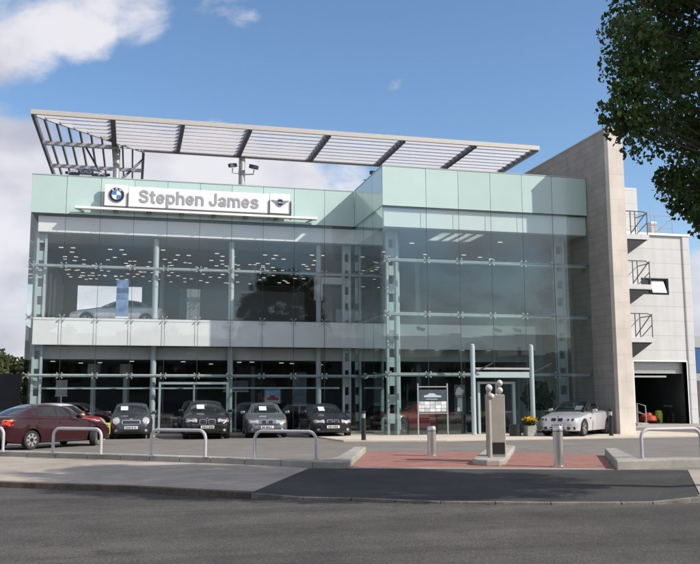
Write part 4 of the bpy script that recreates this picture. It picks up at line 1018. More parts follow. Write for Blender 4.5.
# the contact points seen are the car's right-hand wheels
ctr = rax - rgt*(.855-.1) + Vector((math.cos(hd), math.sin(hd)))*(VEC['fo']+VEC['wb']-VEC['L']/2)
car('saloon_car', 'maroon saloon', 'dark red saloon seen from its right rear quarter, front wheels turned, at the left edge', VEC, PAINT['maroon'], (ctr.x, ctr.y, 0), hd, FG, style='cover', steer=R(38), seed=3)
car('hatchback_car', 'dark grey hatchback', 'dark grey metallic small hatchback with round headlights and a bonnet scoop, facing the street', MINI, PAINT['darkgrey'], nose_at(MINI, .05, 35.9, FACE), FACE, FG, style='five', card=(-.28,1.2,.34,.19), seed=5)
car('luxury_saloon_car', 'big black saloon', 'large black saloon with a wide twin grille between the hatchback and the silver grey car', E65, PAINT['black'], nose_at(E65, 2.95, 34.7, FACE-.04), FACE-.04, FG, style='multi', card=(-.22,1.25,.36,.2), seed=6)
car('saloon_car', 'silver grey saloon', 'silver grey saloon with twin kidney grille, parked second from the corner of the glass bay', E46, PAINT['silvergrey'], nose_at(E46, 5.35, 35.0, FACE-.09), FACE-.09, FG, style='multi', card=(-.1,1.17,.36,.2), seed=7)
car('coupe_car', 'blue-black coupe', 'glossy blue-black coupe parked nearest the corner of the glass bay', COUPE, PAINT['navyblack'], nose_at(COUPE, 7.95, 34.5, FACE-.04), FACE-.04, FG, style='multi', card=(-.2,1.14,.3,.2), seed=8)
ch = math.atan2(-1.86, -1.74)+R(-6); fl = Vector((17.45, 31.6)); lf = Vector((-math.sin(ch), math.cos(ch))); fw_ = Vector((math.cos(ch), math.sin(ch)))
cc = fl - lf*.76 - fw_*(CONV['L']/2-CONV['fo'])
car('convertible_car', 'silver convertible', 'silver convertible with its roof down, parked by the entrance posts and the stone fin', CONV, PAINT['silver'], (cc.x, cc.y, .056), ch, FG, kind='convertible', style='twin', card=(.28,1.1,.36,.2), seed=9)
rm_h = R(40)
car('hatchback_car', 'red hatchback', 'red small hatchback with a white roof, half hidden behind the dark red saloon', MINI, PAINT['red'], (-2.75, 36.9, 0), rm_h-R(75), FG, style='five', roofpaint=mat('car_roof_white', (.72,.72,.72), .25, coat=1.0), seed=10)
# cars inside and on the roof
car('coupe_car', 'silver coupe upstairs', 'silver coupe side-on behind the first floor glass, left of the banner', COUPE, PAINT['silver'], (-.7, 43.4, 4.962), R(180), 'cars inside the showroom', style='twin', seed=11)
car('saloon_car', 'roof car', 'dark car parked on the roof deck behind the left parapet', E46, PAINT['dark'], (-2.3, 42.7, 11.25), FACE, 'cars on the roof deck', style='multi', seed=12)
car('coupe_car', 'red coupe inside', 'red coupe standing inside the glass bay behind the display board', COUPE, PAINT['darkred'], (12.6, 38.2, .052), R(205), 'cars inside the showroom', style='multi', seed=13)
car('saloon_car', 'dark blue saloon inside', 'dark blue saloon added inside the ground floor behind the forecourt cars, imitating their reflection', E46, PAINT['midblue'], (1.9, 44.2, .052), R(-70), 'cars inside the showroom', style='multi', seed=14)  # added car, stands in for a forecourt car mirrored in the glass
car('saloon_car', 'dark saloon inside', 'black saloon inside the ground floor left of the corner columns', E46, PAINT['black'], (6.9, 43.6, .052), R(-115), 'cars inside the showroom', style='multi', seed=15)

# ------------------------------------------------------------------ STREET FURNITURE
def hoop_mesh(w=1.62, h=.655, r=.039, c=.2):
    pts = [(-w/2,0,0),(-w/2,0,h-c)]
    for i in range(1, 8): a = R(180-90*i/7); pts.append((-w/2+c+c*math.cos(a),0,h-c+c*math.sin(a)))
    for i in range(0, 8): a = R(90-90*i/7); pts.append((w/2-c+c*math.cos(a),0,h-c+c*math.sin(a)))
    pts.append((w/2,0,0))
    return MB().tube(pts, r, 12)
hm = mat('weathered_white_paint', (.48,.47,.50), .5, var=.14, scale=5)
h0 = None
HB = [((-4.02,26.62),-40,'pale steel hoop barrier cut off by the left edge, beside the dark red saloon'),
      ((-1.36,24.58),-38,'pale steel hoop barrier standing in front of the front door of the dark red saloon'),
      ((1.19,22.62),-37,'steel hoop barrier in front of the grey hatchback and the black saloon'),
      ((3.62,20.86),-35,'steel hoop barrier in front of the silver grey saloon, nearest the entry'),
      ((12.2,18.02),3,'pale steel hoop barrier right of the entry, cut off by the right edge')]
for (x, y), a, lab in HB:
    z = .2 if x > 10 else KH
    t = thing('hoop_barrier', lab, 'barrier', (x, y, z), R(a), 'hoop barriers along the forecourt kerb')
    if h0 is None: h0 = hoop_mesh().build('hoop', hm, t, smooth=40); fl_ = MB().lathe([(.085,0),(.085,.012),(.05,.02)], n=14).build('foot_plate', M['galv'], t); fl_.location = (-.81,0,0); f2 = fl_.copy(); COL.objects.link(f2); f2.location = (.81,0,0)
    else:
        for o in (h0, fl_, f2): c = o.copy(); COL.objects.link(c); c.parent = t
def bollard(x, y, h, r, lab):
    t = thing('steel_bollard', lab, 'bollard', (x, y, .006), 0, 'stainless bollards at the entry')
    MB().lathe([(r*1.7,0),(r*1.7,.02),(r,.03),(r,h-.13)], n=24).build('post', M['stain'], t, smooth=40)
    MB().lathe([(r*.92,h-.13),(r*.92,h-.11)], n=24).build('groove', M['steel_dark'], t)
    MB().lathe([(r*1.03,h-.11),(r*1.03,h-.02),(r*.9,h),(.001,h+.006)], n=24).build('cap', M['stain'], t, smooth=40)
bollard(8.1, 23.05, .80, .12, 'stainless steel bollard on the red paving in front of the display board')
bollard(9.62, 18.6, .93, .115, 'stainless steel bollard on the red paving in front of the silver convertible')
def dbollard(x, y, z, lab):
    t = thing('lamp_bollard', lab, 'bollard', (x, y, z), 0, 'black lamp bollards on the forecourt')
    MB().lathe([(.1,0),(.1,.02),(.085,.03),(.085,.8)], n=18).build('post', M['black'], t, smooth=40)
    MB().lathe([(.07,.8),(.07,.97)], n=18).build('lens', mat('lamp_lens', (.45,.45,.44), .3), t, smooth=40)
    MB().lathe([(.09,.97),(.09,1.04),(.06,1.06),(.001,1.065)], n=18).build('cap', M['black'], t, smooth=40)
dbollard(18.75, 31.7, .056, 'black lamp bollard beside the foot of the stone fin'); dbollard(8.36, 31.3, .056, 'black lamp bollard beside the blue-black coupe')
# entry control pillar and its pole
t = thing('entry_pillar', 'tall buff concrete entry pillar with a dark panel at its foot, on the traffic island', 'pillar', (8.92, 20.55, .15), R(-14)); 
MB().box(-.2,.2,-.3,.3,0,1.52).build('post', M['pillar'], t, bevel=.02)
MB().box(-.13,.17,-.312,-.298,.06,.34).build('access_panel', M['black'], t)
PO = None
for (lx, ly, z0, hs, lab, nm) in ((0,0,1.52,(.10,.28),'pair of round pale lamps stacked on top of the entry pillar','mirror_lamp'),):
    q = thing(nm, lab, 'lamp', (9.02, 20.5, .15+z0))
    MB().tube([(0,0,0),(0,0,.3)], .025, 8).build('stem', M['galv'], q)
    for z in hs: MB().lathe([(.001,-.07),(.05,-.06),(.082,0),(.05,.04),(.001,.05)], (0,-.05,z), axis='y', n=18).build('lamp_head', M['pale_cap'], q, smooth=60)
q = thing('mirror_pole', 'slim pale pole with round heads at its top, just in front of the entry pillar', 'pole', (8.50, 19.95, .15))
MB().tube([(0,0,0),(0,0,1.62)], .055, 12).build('pole', M['pillar'], q, smooth=40)
MB().lathe([(.001,-.07),(.06,-.06),(.092,0),(.06,.04),(.001,.05)], (0,-.03,1.67), axis='y', n=18).build('round_head', M['pale_cap'], q, smooth=60)
MB().lathe([(.001,-.06),(.05,-.05),(.075,0),(.05,.04),(.001,.05)], (.06,-.03,1.47), axis='y', n=18).build('round_head', M['pale_cap'], q, smooth=60)
# display board
t = thing('display_board', 'free-standing display board with a dark car picture above three rows of photo cards', 'display board', (12.09, 34.2, .055))
for x in (-.64, .64): MB().tube([(x,0,0),(x,0,2.12)], .03, 10).build('post', M['galv'], t, smooth=40)
for z in (.9, 1.98): MB().box(-.61,.61,-.015,.015,z-.02,z+.02).build('rail', M['galv'], t)
MB().box(-.6,.6,-.02,.02,1.40,1.86).build('header_panel', mat('poster_slate', (.06,.085,.10), .3, var=.2, scale=3), t)
MB().prism_y([(-.38,1.55),(.36,1.55),(.38,1.61),(.16,1.64),(.06,1.71),(-.14,1.715),(-.24,1.65),(-.39,1.62)], -.026, -.021).build('car_picture', mat('poster_pale', (.5,.55,.57), .4), t)
MB().box(-.3,.2,-.026,-.021,1.46,1.485).build('caption_strip', mat('poster_pale', (.5,.55,.57), .4), t)
cm = [mat('photo_card_%s' % n, c, .35, var=.35, scale=5) for n, c in (('pale',(.62,.66,.68)),('mist',(.48,.53,.57)),('bright',(.74,.76,.76)))]
for r_ in range(3):
    for c_ in range(5): MB().box(-.6+.242*c_,-.6+.242*c_+.225,-.015,.015,.96+.145*r_,.96+.145*r_+.132).build('photo_card', cm[(r_*2+c_) % 3], t)
# poster inside the bay glass
t = thing('window_poster', 'narrow hanging poster of a grey and white figure between the display board and the doors', 'poster', (13.68, 35.25, .95))
MB().box(-.24,.24,-.01,.01,-.1,1.2).build('sheet', mat('poster_dark', (.04,.045,.05), .4), t)
MB().prism_y([(-.12,.05),(.11,.05),(.11,.62),(-.1,.62)], -.02, -.012).build('white_print', M['card'], t)
MB().prism_y([(-.15,.64),(.13,.64),(.19,.95),(.1,1.0),(.03,1.08),(-.06,1.08),(-.14,1.0),(-.2,.8)], -.02, -.012).build('grey_print', mat('poster_grey', (.30,.30,.31), .5), t)
# banner and panel upstairs, framed poster downstairs
bm_ = mat('banner_blue', (.02,.07,.26), .4, color2=(.30,.42,.62), scale=2.2)
t = thing('banner_stand', 'blue and white banner standing beside the silver coupe upstairs', 'banner', (-.5, 40.75, 4.96))
MB().box(-.27,.27,-.02,.02,.35,2.02).build('banner', bm_, t); MB().box(-.3,.3,-.12,.12,.0,.33).build('base', M['white'], t, bevel=.02)
t = thing('information_stand', 'grey upright information panel upstairs behind the shadowed spandrel', 'panel', (2.72, 41.0, 4.96))
MB().box(-.3,.3,-.03,.03,.25,1.72).build('panel', mat('panel_grey', (.16,.18,.19), .35), t); MB().box(-.34,.34,-.14,.14,0,.24).build('base', M['soffit'], t)
t = thing('framed_poster', 'framed poster of a red car under blue sky inside the ground floor', 'poster', (6.5, 41.0, 1.3))
MB().box(-.42,.42,-.02,.02,.02,.72).build('frame', M['steel_dark'], t); MB().box(-.36,.36,-.03,-.021,.36,.68).build('sky_print', mat('print_sky', (.25,.45,.68), .4, var=.15, scale=4), t)
MB().box(-.36,.36,-.03,-.021,.06,.358).build('ground_print', mat('print_sand', (.55,.52,.48), .4), t)
MB().prism_y([(-.28,.2),(.28,.2),(.3,.3),(.14,.33),(.08,.42),(-.1,.42),(-.16,.33),(-.3,.3)], -.038, -.031).build('car_print', mat('print_red', (.35,.03,.03), .4), t)
single(MB().box(-1.18,-.74,35.6,35.64,.22,.66).box(-1.0,-.92,35.63,35.7,0,.22), 'lime_board', M['lime'], (-.96,35.62,0), 'small lime green board on the ground between the red and grey hatchbacks', 'board', bevel=.008)
# planter with yellow flowers and a dark bin
t = thing('flower_planter', 'pale square planter of yellow flowers beside the convertible', 'planter', (15.55, 32.4, .056))
MB().prism([(-.2,-.2),(.2,-.2),(.2,.2),(-.2,.2)], 0, .42).build('pot', M['kerb'], t, bevel=.02)
def leaf_cloud(n, c, rad, size, rg, flat=0):
    mb = MB()
    for _ in range(n):
        while True:
            p = Vector((rg.uniform(-1,1), rg.uniform(-1,1), rg.uniform(-1,1)))
            if p.length < 1: break
        p = Vector((c[0]+p.x*rad[0], c[1]+p.y*rad[1], c[2]+p.z*rad[2])); leaf(mb, p, size*rg.uniform(.7,1.3), rg)
    return mb
def leaf(mb, p, s, rg):
    a = Vector((rg.gauss(0,1), rg.gauss(0,1), rg.gauss(0,.7))).normalized(); b = a.orthogonal(); b.rotate(Matrix.Rotation(rg.uniform(0,6.28), 3, a)); c = a.cross(b)
    mb.add([p-b*s*.5, p+c*s*.34, p+b*s*.55, p-c*s*.34], [(0,1,2,3)])
leaf_cloud(160, (0,0,.55), (.3,.28,.16), .09, rng).build('leaves', M['leaf3'], t); leaf_cloud(90, (.0,-.03,.66), (.32,.28,.1), .09, rng).build('flowers', M['petal'], t)
single(MB().lathe([(.2,.056),(.23,.06),(.25,.5),(.22,.52),(.2,.5)], (15.0,32.6,0), n=16), 'plant_pot', M['black'], (15.0,32.6,.056), 'empty black tub beside the yellow flower planter', 'pot', smooth=40)
# things in the garage
t = thing('bicycle', 'dark bicycle leaning in the open garage doorway', 'bicycle', (31.42, 46.35, .03), R(72))
for x in (-.5, .5):
    wl = MB()
    wl.tube([(x+.33*math.cos(2*math.pi*k/24),0,.34+.33*math.sin(2*math.pi*k/24)) for k in range(25)], .02, 6, cap=False)
    w_ = wl.build('wheel', M['rubber'], t, smooth=40)
    sp2 = MB()
    for k in range(8): sp2.tube([(x,0,.34),(x+.32*math.cos(k*.785),0,.34+.32*math.sin(k*.785))], .004, 4)
    sp2.build('spokes', M['galv'], w_)
MB().tube([(-.5,0,.34),(-.15,0,.86),(.38,0,.86),(-.02,0,.32),(-.15,0,.86)], .02, 6).tube([(-.5,0,.34),(-.02,0,.32)], .018, 6).tube([(.5,0,.34),(.36,0,.98)], .02, 6).build('frame', M['black'], t)
MB().obox((-.19,0,.96),(1,0,0),(0,1,0),(0,0,1),.26,.12,.06).build('saddle', M['black'], t, bevel=.02); MB().tube([(.36,-.28,1.02),(.36,0,1.0),(.36,.28,1.02)], .018, 6).build('handlebar', M['galv'], t)
t = thing('lawn_mower', 'red lawn mower standing in the open garage', 'mower', (30.0, 46.5, .03))
MB().lathe([(.5,.12),(.55,.2),(.5,.42),(.3,.5),(.25,.62),(.1,.66)], n=16).build('deck', mat('mower_red', (.5,.06,.03), .4), t, smooth=40)
MB().tube([(-.2,.1,.5),(-.95,.5,1.15)], .02, 6).build('handle', M['galv'], t)
for sx in (-.4, .4): MB().lathe([(.14,-.04),(.14,.04)], (sx,-.35,.14), axis='y', n=14).build('wheel', M['rubber'], t)
single(MB().lathe([(.2,.03),(.22,.1),(.24,.55),(.2,.75),(.1,.8)], (30.72,46.5,0), n=14), 'sprayer_tank', mat('tank_green', (.45,.55,.08), .5), (30.72,46.5,.03), 'yellow-green tank between the mower and the bicycle', 'tank', smooth=40)
# showroom furniture on the ground floor
def inside_board(x, y, w, h, z, c, lab):
    t = thing('display_stand', lab, 'display stand', (x, y, .052))
    MB().box(-w/2,w/2,-.03,.03,z,z+h).build('panel', mat('stand_'+c[0], c[1], .4, var=.25, scale=3), t); MB().box(-w/2-.03,w/2+.03,-.02,.02,z-.05,z-.001).box(-.04,.04,-.03,.03,0,z-.051).box(-.25,.25,-.15,.15,0,.03).build('stand', M['galv'], t)
inside_board(-3.1, 42.2, .5, .7, 1.7, ('grey', (.35,.38,.40)), 'small grey notice on a stand behind the far left ground floor glass')
inside_board(5.0, 43.0, 1.2, .5, 1.9, ('dark', (.12,.16,.19)), 'dark wide panel high behind the glass left of the framed car poster')
inside_board(8.1, 42.6, .7, 1.6, 1.2, ('teal', (.16,.24,.26)), 'tall teal grey panel inside the ground floor behind the blue-black coupe')
for x, lab in ((-1.75, 'white drum lamp column inside the ground floor, left one of two behind the hatchbacks'), (-.25, 'white drum lamp column inside the ground floor, right one of two behind the hatchbacks')):
    t = thing('drum_column', lab, 'column', (x, 43.6, .052))
    MB().lathe([(.13,0),(.13,2.55)], n=16).build('shaft', M['steel'], t, smooth=40); MB().lathe([(.3,2.56),(.3,3.2)], n=20).build('drum', M['soffit'], t, smooth=40)
for x, y, rz_, lab in ((.3, 43.0, .2, 'pale reception desk inside the ground floor behind the grey hatchback'), (4.2, 44.6, -.3, 'pale desk inside the ground floor behind the silver grey saloon')):
    t = thing('desk', lab, 'desk', (x, y, .052), rz_)
    MB().box(-.9,.9,-.35,.35,.70,.75).build('top', M['soffit'], t, bevel=.01); MB().box(-.85,.85,-.3,-.27,.1,.70).build('front_panel', M['interior'], t)
    for sx in (-.82, .82): MB().box(sx-.03, sx+.03, -.26, .3, 0, .70).build('leg', M['galv'], t)
t = thing('reflection_plant', 'bushy dark potted plant added inside the bay glass behind the convertible, imitating a reflection', 'plant', (18.0, 36.6, .052))  # added plant, imitates a dark reflection in the bay glass
MB().lathe([(.2,0),(.27,.05),(.3,.5),(.26,.5),(.24,.44)], n=16).build('pot', M['soffit'], t, smooth=40)
st_ = MB()
for k in range(7): a = k*.9; st_.tube([(0,0,.44),(.2*math.cos(a),.2*math.sin(a),1.1),(.5*math.cos(a),.45*math.sin(a),1.75)], [.02,.014,.006], 5)
st_.build('stems', M['bark'], t); leaf_cloud(420, (0,0,1.5), (.75,.6,.75), .2, rng).build('leaves', M['leaf2'], t)
# left: fence, house; right: blue building
fm = mat('fence_dark', (.018,.020,.024), .7, var=.3, scale=2)
t = thing('timber_fence', 'tall near-black fence left of the showroom', 'fence', (-12, 42, 0))
for k in range(9): MB().box(-7.3+1.6*k+.05, -7.3+1.6*k+1.55, -.02, .02, .05, 2.72+.03*(k % 2)).build('fence_panel', fm, t)
for k in range(10): MB().box(-7.3+1.6*k-.05, -7.3+1.6*k+.05, -.05, .07, 0, 2.85).build('fence_post', fm, t)
t = thing('house', 'distant house with a pale red tiled gable roof left of the showroom', 'house', (-9.3, 78, 0))
MB().box(-3.5,3.5,-4,4,0,3.4).build('wall', mat('render_cream', (.45,.40,.34), .8, var=.06), t)
t.scale = (.72,.72,.72)
rt = mat('roof_tile', (.30,.15,.11), .8, var=.2, scale=5, bump=.5)
MB().add([(-3.8,-4.3,3.3),(3.8,-4.3,3.3),(3.8,4.3,3.3),(-3.8,4.3,3.3),(-2.2,0,5.7),(3.0,0,5.7)], [(0,1,5,4),(1,2,5),(2,3,4,5),(3,0,4),(0,3,2,1)]).build('roof', rt, t)
for x in (-2, 1.6): MB().box(x-.6,x+.6,-4.03,-3.99,1.2,2.5).build('window', M['cglass'], t)
MB().box(-1.2,-.6,.3,.9,5.0,6.5).build('chimney', rt, t)
t = thing('industrial_shed', 'blue clad shed seen at the right edge beyond the white building', 'shed', (40.5, 58, 0))
MB().box(-2.9,6,0,14,0,3.4).build('wall', mat('shed_grey', (.35,.36,.38), .6, var=.05), t); MB().box(-2.95,6.05,-.05,14.05,3.41,5.3).build('upper_cladding', mat('shed_blue', (.03,.10,.26), .5, var=.08), t)
MB().add([(-3,-.1,5.31),(6.1,-.1,5.31),(6.1,14.1,5.31),(-3,14.1,5.31),(1.5,-.1,6.2),(1.5,14.1,6.2)], [(0,1,4),(1,2,5,4),(2,3,5),(3,0,4,5),(0,3,2,1)]).build('roof', M['interior'], t)
MB().box(-.6,2.4,-.06,-.01,.0,2.8).build('door', M['steel_dark'], t)

# ------------------------------------------------------------------ TREES
def tree_meshes(trunk_pts, clumps, per, size, rg, spread=.55):
    tr = MB(); lv = MB()
    tp = [Vector(p[:3]) for p in trunk_pts]; tr.tube(tp, [p[3] for p in trunk_pts], 12)
    for (c, r) in clumps:
        c = Vector(c); a = min(tp[1:], key=lambda q: (q-c).length+abs(q.z-c.z)*.2)
        mid = (a+c)/2+Vector((rg.uniform(-.2,.2), rg.uniform(-.2,.2), -.12*(c-a).length)); tr.tube([a, mid, c], [.04, .022, .008], 6)
        for _ in range(per):
            u = Vector((rg.gauss(0,1), rg.gauss(0,1), rg.gauss(0,1))).normalized()*r*(rg.random()**.45); u.z *= .7
            p = c+u
            leaf(lv, p, size*rg.uniform(.6,1.35), rg)
        for _ in range(4):
            u = Vector((rg.gauss(0,1), rg.gauss(0,1), rg.gauss(0,.6))).normalized()*r; tr.tube([c, c+u*.9], [.014,.004], 4, cap=False)
    return tr, lv
rgt = random.Random(21)
# street tree on the right: crown hangs over the entry
clumps = []
cc_ = Vector((11.35, 11.75, 7.9))
fr_, up_ = Vector((.97,-.2436,0)), Vector((0,0,1)); dp_ = Vector((.2436,.97,0))
while len(clumps) < 360:
    u = Vector((rgt.uniform(-1,1), rgt.uniform(-1,1), rgt.uniform(-1,1)))
    q = abs(u.x)**2.6+abs(u.y)**2.6+abs(u.z)**2.6
    if q > 1 or (q < .28 and rgt.random() < .75): continue
    p = cc_+fr_*u.x*3.3+dp_*u.y*2.9+up_*u.z*3.6
    if p.z < 4.22+.95*max(0, -u.x-.15): continue
    clumps.append((p, rgt.uniform(.3,.64)))
clumps += [(Vector(p), .3+.05*(i % 3)) for i, p in enumerate([(7.13, 11.1, 6.13), (6.92, 11.1, 5.8), (7.17, 11.27, 5.62), (7.45, 11.37, 5.84), (8.6, 11.39, 4.35), (8.75, 11.47, 4.2), (7.38, 11.19, 6.53), (7.49, 11.21, 6.95), (7.24, 11.04, 7.12)])]     # drooping outer sprays
tr, lv = tree_meshes([(12.0,12.95,-.02,.24),(11.95,12.9,.5,.19),(11.8,12.75,2.4,.165),(11.5,12.5,4.2,.15),(11.1,12.1,6.0,.12),(10.85,11.9,8.0,.08),(10.8,11.8,9.6,.04)], clumps, 270, .070, rgt)
t = thing('street_tree', 'large dark leafy street tree overhanging the top right corner', 'tree', (12.0, 12.95, 0)); TO = (12.0, 12.95, 0)
tr.build('trunk', M['bark'], t, offset=TO, smooth=60); lv.build('crown', M['leaf'], t, offset=TO)
# generic round tree for beyond the fence and across the street
def gen_tree(h, rad, seed, n=60, per=70, size=.28):
    rg = random.Random(seed); cl = []
    while len(cl) < n:
        u = Vector((rg.uniform(-1,1), rg.uniform(-1,1), rg.uniform(-1,1)))
        if u.length > 1 or (u.length < .5 and rg.random() < .7): continue
        cl.append(((u.x*rad, u.y*rad, h*.60+u.z*h*.38), rg.uniform(.14,.26)*rad*1.3))
    return tree_meshes([(0,0,0,.28*h/9),(0.05,0,h*.25,.2*h/9),(-.05,.1,h*.5,.15*h/9),(.05,0,h*.8,.07*h/9)], cl, per, size, rg)
def plant_tree(proto, loc, s, rz, lab, name='broadleaf_tree', group=None, m='leaf2'):
    t = thing(name, lab, 'tree', loc, rz, group); t.scale = (s,s,s)
    for o in proto: c = o.copy(); COL.objects.link(c); c.parent = t
    return t
def proto(h, rad, seed, m, **k):
    a, b = gen_tree(h, rad, seed, **k); A = a.build('trunk', M['bark'], None, smooth=60); Bc = b.build('crown', m, None)
    COL.objects.unlink(A); COL.objects.unlink(Bc); return A, Bc
pa = proto(9, 3.4, 31, M['leaf2'], size=.34); pb = proto(8, 3.0, 32, M['leaf3'], size=.32)
plant_tree(pa, (-11.6, 80, 0), .66, .3, 'sunlit green tree beyond the dark fence at the far left edge', group='trees beyond the fence')
plant_tree(pb, (-10.6, 92, 0), .74, 1.3, 'darker tree behind the distant house, left of the showroom', group='trees beyond the fence')
plant_tree(pa, (-8.55, 66, 0), .52, 2.0, 'slim tree showing beside the left edge of the showroom glass', group='trees beyond the fence')
plant_tree(pb, (-19, 88, 0), .72, 2.0, 'dark tree farthest left beyond the fence', group='trees beyond the fence')
for i, (x, y, s_, pr) in enumerate(((2,-14,1.25,pb),(9,-17,.8,pa),(17,-13,1.35,pb),(26,-16,.8,pb),(33,-12,.8,pa),(-9,-13,1.1,pa),(42,-8,.85,pb))):
    plant_tree(pr, (x, y, 0), s_, i*1.1, 'broadleaf tree across the street, seen only as a reflection in the glass', group='trees across the street')
# houses across the street (reflected)
t = thing('terrace_houses', 'grey terrace across the street, seen only as a reflection in the glass', 'houses', (14, -28, 0))
MB().box(-40,40,-5,5,0,6.2).build('wall', mat('grey_render', (.13,.14,.14), .85, var=.2, scale=3), t)
MB().add([(-40.5,-5.5,6.2),(40.5,-5.5,6.2),(40.5,5.5,6.2),(-40.5,5.5,6.2),(-40.5,0,9),(40.5,0,9)], [(0,1,5,4),(2,3,4,5),(1,2,5),(3,0,4),(0,3,2,1)]).build('roof', mat('slate_roof', (.09,.09,.10), .7, var=.2), t)
for k in range(18): MB().box(-38.5+4.4*k,-37.1+4.4*k,5.0,5.04,3.6,5.2).build('window', M['cglass'], t)

# ------------------------------------------------------------------ SKY, SUN, CAMERA
sun_dir = Vector((1.38, -1.0, 1.30)).normalized()
el = math.asin(sun_dir.z); az = math.atan2(sun_dir.x, sun_dir.y)
sd = bpy.data.lights.new('sun', 'SUN'); sd.energy = 5.0; sd.angle = R(.5); sd.color = (1.0, .93, .83)
so = bpy.data.objects.new('sun', sd); COL.objects.link(so); so.rotation_euler = sun_dir.to_track_quat('Z', 'Y').to_euler(); so.location = (30,-20,40)
w = bpy.data.worlds.new('World'); sc.world = w; w.use_nodes = True
nt = w.node_tree; L_ = nt.links; bgn = nt.nodes['Background']; bgn.inputs['Strength'].default_value = .15
sky = nt.nodes.new('ShaderNodeTexSky'); sky.sky_type = 'NISHITA'; sky.sun_disc = False; sky.sun_elevation = el; sky.sun_rotation = az
sky.air_density = 1.0; sky.dust_density = .6; sky.ozone_density = 2.2
# clouds: fractal noise over the sky direction, with thicker banks in given directions
pit, yaw = R(7.73), R(14.10); fpx = 867.
fwv = Vector((math.sin(yaw)*math.cos(pit), math.cos(yaw)*math.cos(pit), math.sin(pit))); rv = Vector((math.cos(yaw), -math.sin(yaw), 0)); uv = rv.cross(fwv)
def sky_dir(x, y): return (fwv+rv*(x-350)/fpx-uv*(y-280)/fpx).normalized()
tc = nt.nodes.new('ShaderNodeTexCoord')
def N(t, **k):
    n = nt.nodes.new(t)
    for a, b in k.items(): setattr(n, a, b)
    return n
def math_(op, a, b=None, clamp=False):
    n = N('ShaderNodeMath', operation=op, use_clamp=clamp)
    for i, v in enumerate((a, b)):
        if v is None: continue
        if isinstance(v, (int, float)): n.inputs[i].default_value = v
        else: L_.new(v, n.inputs[i])
    return n.outputs[0]
def mr(v, a, b, c, d, smooth=True):
    n = N('ShaderNodeMapRange'); n.interpolation_type = 'SMOOTHSTEP' if smooth else 'LINEAR'
    L_.new(v, n.inputs[0]); n.inputs[1].default_value = a; n.inputs[2].default_value = b; n.inputs[3].default_value = c; n.inputs[4].default_value = d
    return n.outputs[0]
mp = N('ShaderNodeMapping'); mp.inputs['Scale'].default_value = (1,1,1.7); L_.new(tc.outputs['Generated'], mp.inputs['Vector'])
nz = N('ShaderNodeTexNoise'); nz.inputs['Scale'].default_value = 9; nz.inputs['Detail'].default_value = 9; nz.inputs['Roughness'].default_value = .58; nz.inputs['Distortion'].default_value = .3; L_.new(mp.outputs[0], nz.inputs['Vector'])
nz2 = N('ShaderNodeTexNoise'); nz2.inputs['Scale'].default_value = 5; nz2.inputs['Detail'].default_value = 6; L_.new(mp.outputs[0], nz2.inputs['Vector'])
tot = None
BLOBS = [(0,10,75,1),(70,2,58,1),(0,48,36,.85),(125,-8,52,.82),(225,2,40,.62),(0,190,80,1.2),(10,280,85,1.3),(70,340,80,1.3),(55,165,45,.8),(120,185,70,1.1),(210,190,70,1.1),(290,200,60,1.1),(340,192,40,.95),(110,310,75,1.1),(180,340,75,1.0),(200,118,16,.55),(390,78,16,.42),(492,75,20,.42),(700,285,40,1.1),(710,340,60,1.2),(560,30,22,.35)]
for x, y, rad, wt in BLOBS:
    d = N('ShaderNodeVectorMath', operation='DOT_PRODUCT'); L_.new(tc.outputs['Generated'], d.inputs[0]); d.inputs[1].default_value = sky_dir(x, y)
    ca = math.cos(rad/fpx*1.0)
    v = math_('MULTIPLY', mr(d.outputs['Value'], math.cos(rad*1.35/fpx), math.cos(rad*.35/fpx), 0, 1), wt)
    tot = v if tot is None else math_('MAXIMUM', tot, v)
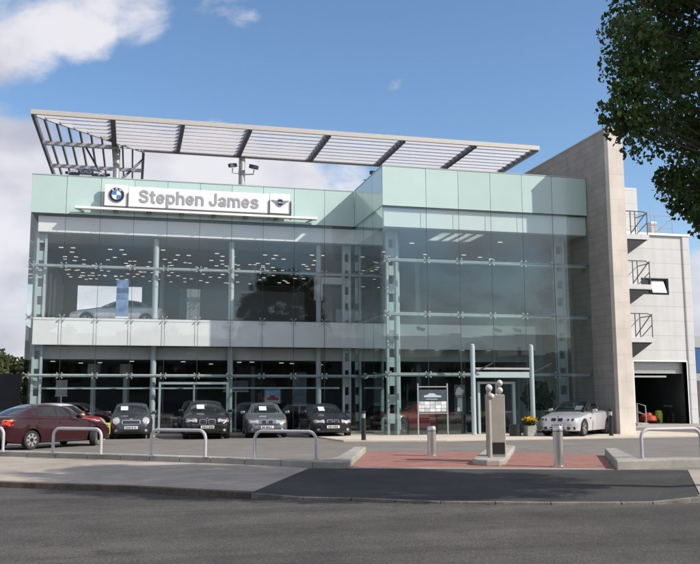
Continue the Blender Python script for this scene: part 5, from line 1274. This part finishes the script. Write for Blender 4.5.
# a broken cloud field everywhere behind the camera
sx = N('ShaderNodeSeparateXYZ'); L_.new(tc.outputs['Generated'], sx.inputs[0])
backm = mr(sx.outputs['Y'], .15, -.35, 0, 1)
tot = math_('MAXIMUM', tot, math_('MULTIPLY', backm, .78))
dv = N('ShaderNodeVectorMath', operation='DOT_PRODUCT'); L_.new(tc.outputs['Generated'], dv.inputs[0]); dv.inputs[1].default_value = fwv
tot = math_('MAXIMUM', tot, math_('MULTIPLY', mr(dv.outputs['Value'], .86, .76, 0, 1), .85))
dens = math_('ADD', math_('MULTIPLY', nz.outputs['Fac'], 1.35), math_('SUBTRACT', math_('MULTIPLY', tot, .8), 1.12))
cov = mr(dens, -.05, .40, 0, .92)
ccol = N('ShaderNodeMixRGB'); ccol.inputs[1].default_value = (3.5, 3.5, 4.1, 1); ccol.inputs[2].default_value = (5.9, 5.75, 6.0, 1)
L_.new(mr(nz2.outputs['Fac'], .35, .62, 0, 1), ccol.inputs[0])
hs = N('ShaderNodeHueSaturation'); hs.inputs['Saturation'].default_value = 1.10; hs.inputs['Value'].default_value = 1.12; L_.new(sky.outputs[0], hs.inputs['Color'])
mixc = N('ShaderNodeMixRGB'); L_.new(cov, mixc.inputs[0]); L_.new(hs.outputs[0], mixc.inputs[1]); L_.new(ccol.outputs[0], mixc.inputs[2])
L_.new(mixc.outputs[0], bgn.inputs['Color'])

cam = bpy.data.cameras.new('camera'); co = bpy.data.objects.new('camera', cam); COL.objects.link(co)
cam.sensor_width = 36; cam.sensor_fit = 'HORIZONTAL'; cam.lens = 36*fpx/700; cam.shift_y = -2/700; cam.clip_end = 3000; cam.clip_start = .05
ro = R(-.20); r2 = rv*math.cos(ro)+uv*math.sin(ro); u2 = -rv*math.sin(ro)+uv*math.cos(ro)
mw = Matrix((r2, u2, -fwv)).transposed().to_4x4(); mw.translation = (0,0,1.6); co.matrix_world = mw
sc.camera = co
sc.render.engine = 'CYCLES'
cy = sc.cycles; cy.max_bounces = 10; cy.transparent_max_bounces = 32; cy.glossy_bounces = 4; cy.diffuse_bounces = 4; cy.transmission_bounces = 4
cy.use_denoising = True; cy.sample_clamp_indirect = 6; cy.caustics_reflective = False; cy.caustics_refractive = False
vs = sc.view_settings; vs.view_transform = 'Standard'; vs.look = 'None'; vs.exposure = 0; vs.gamma = 1; vs.use_curve_mapping = False
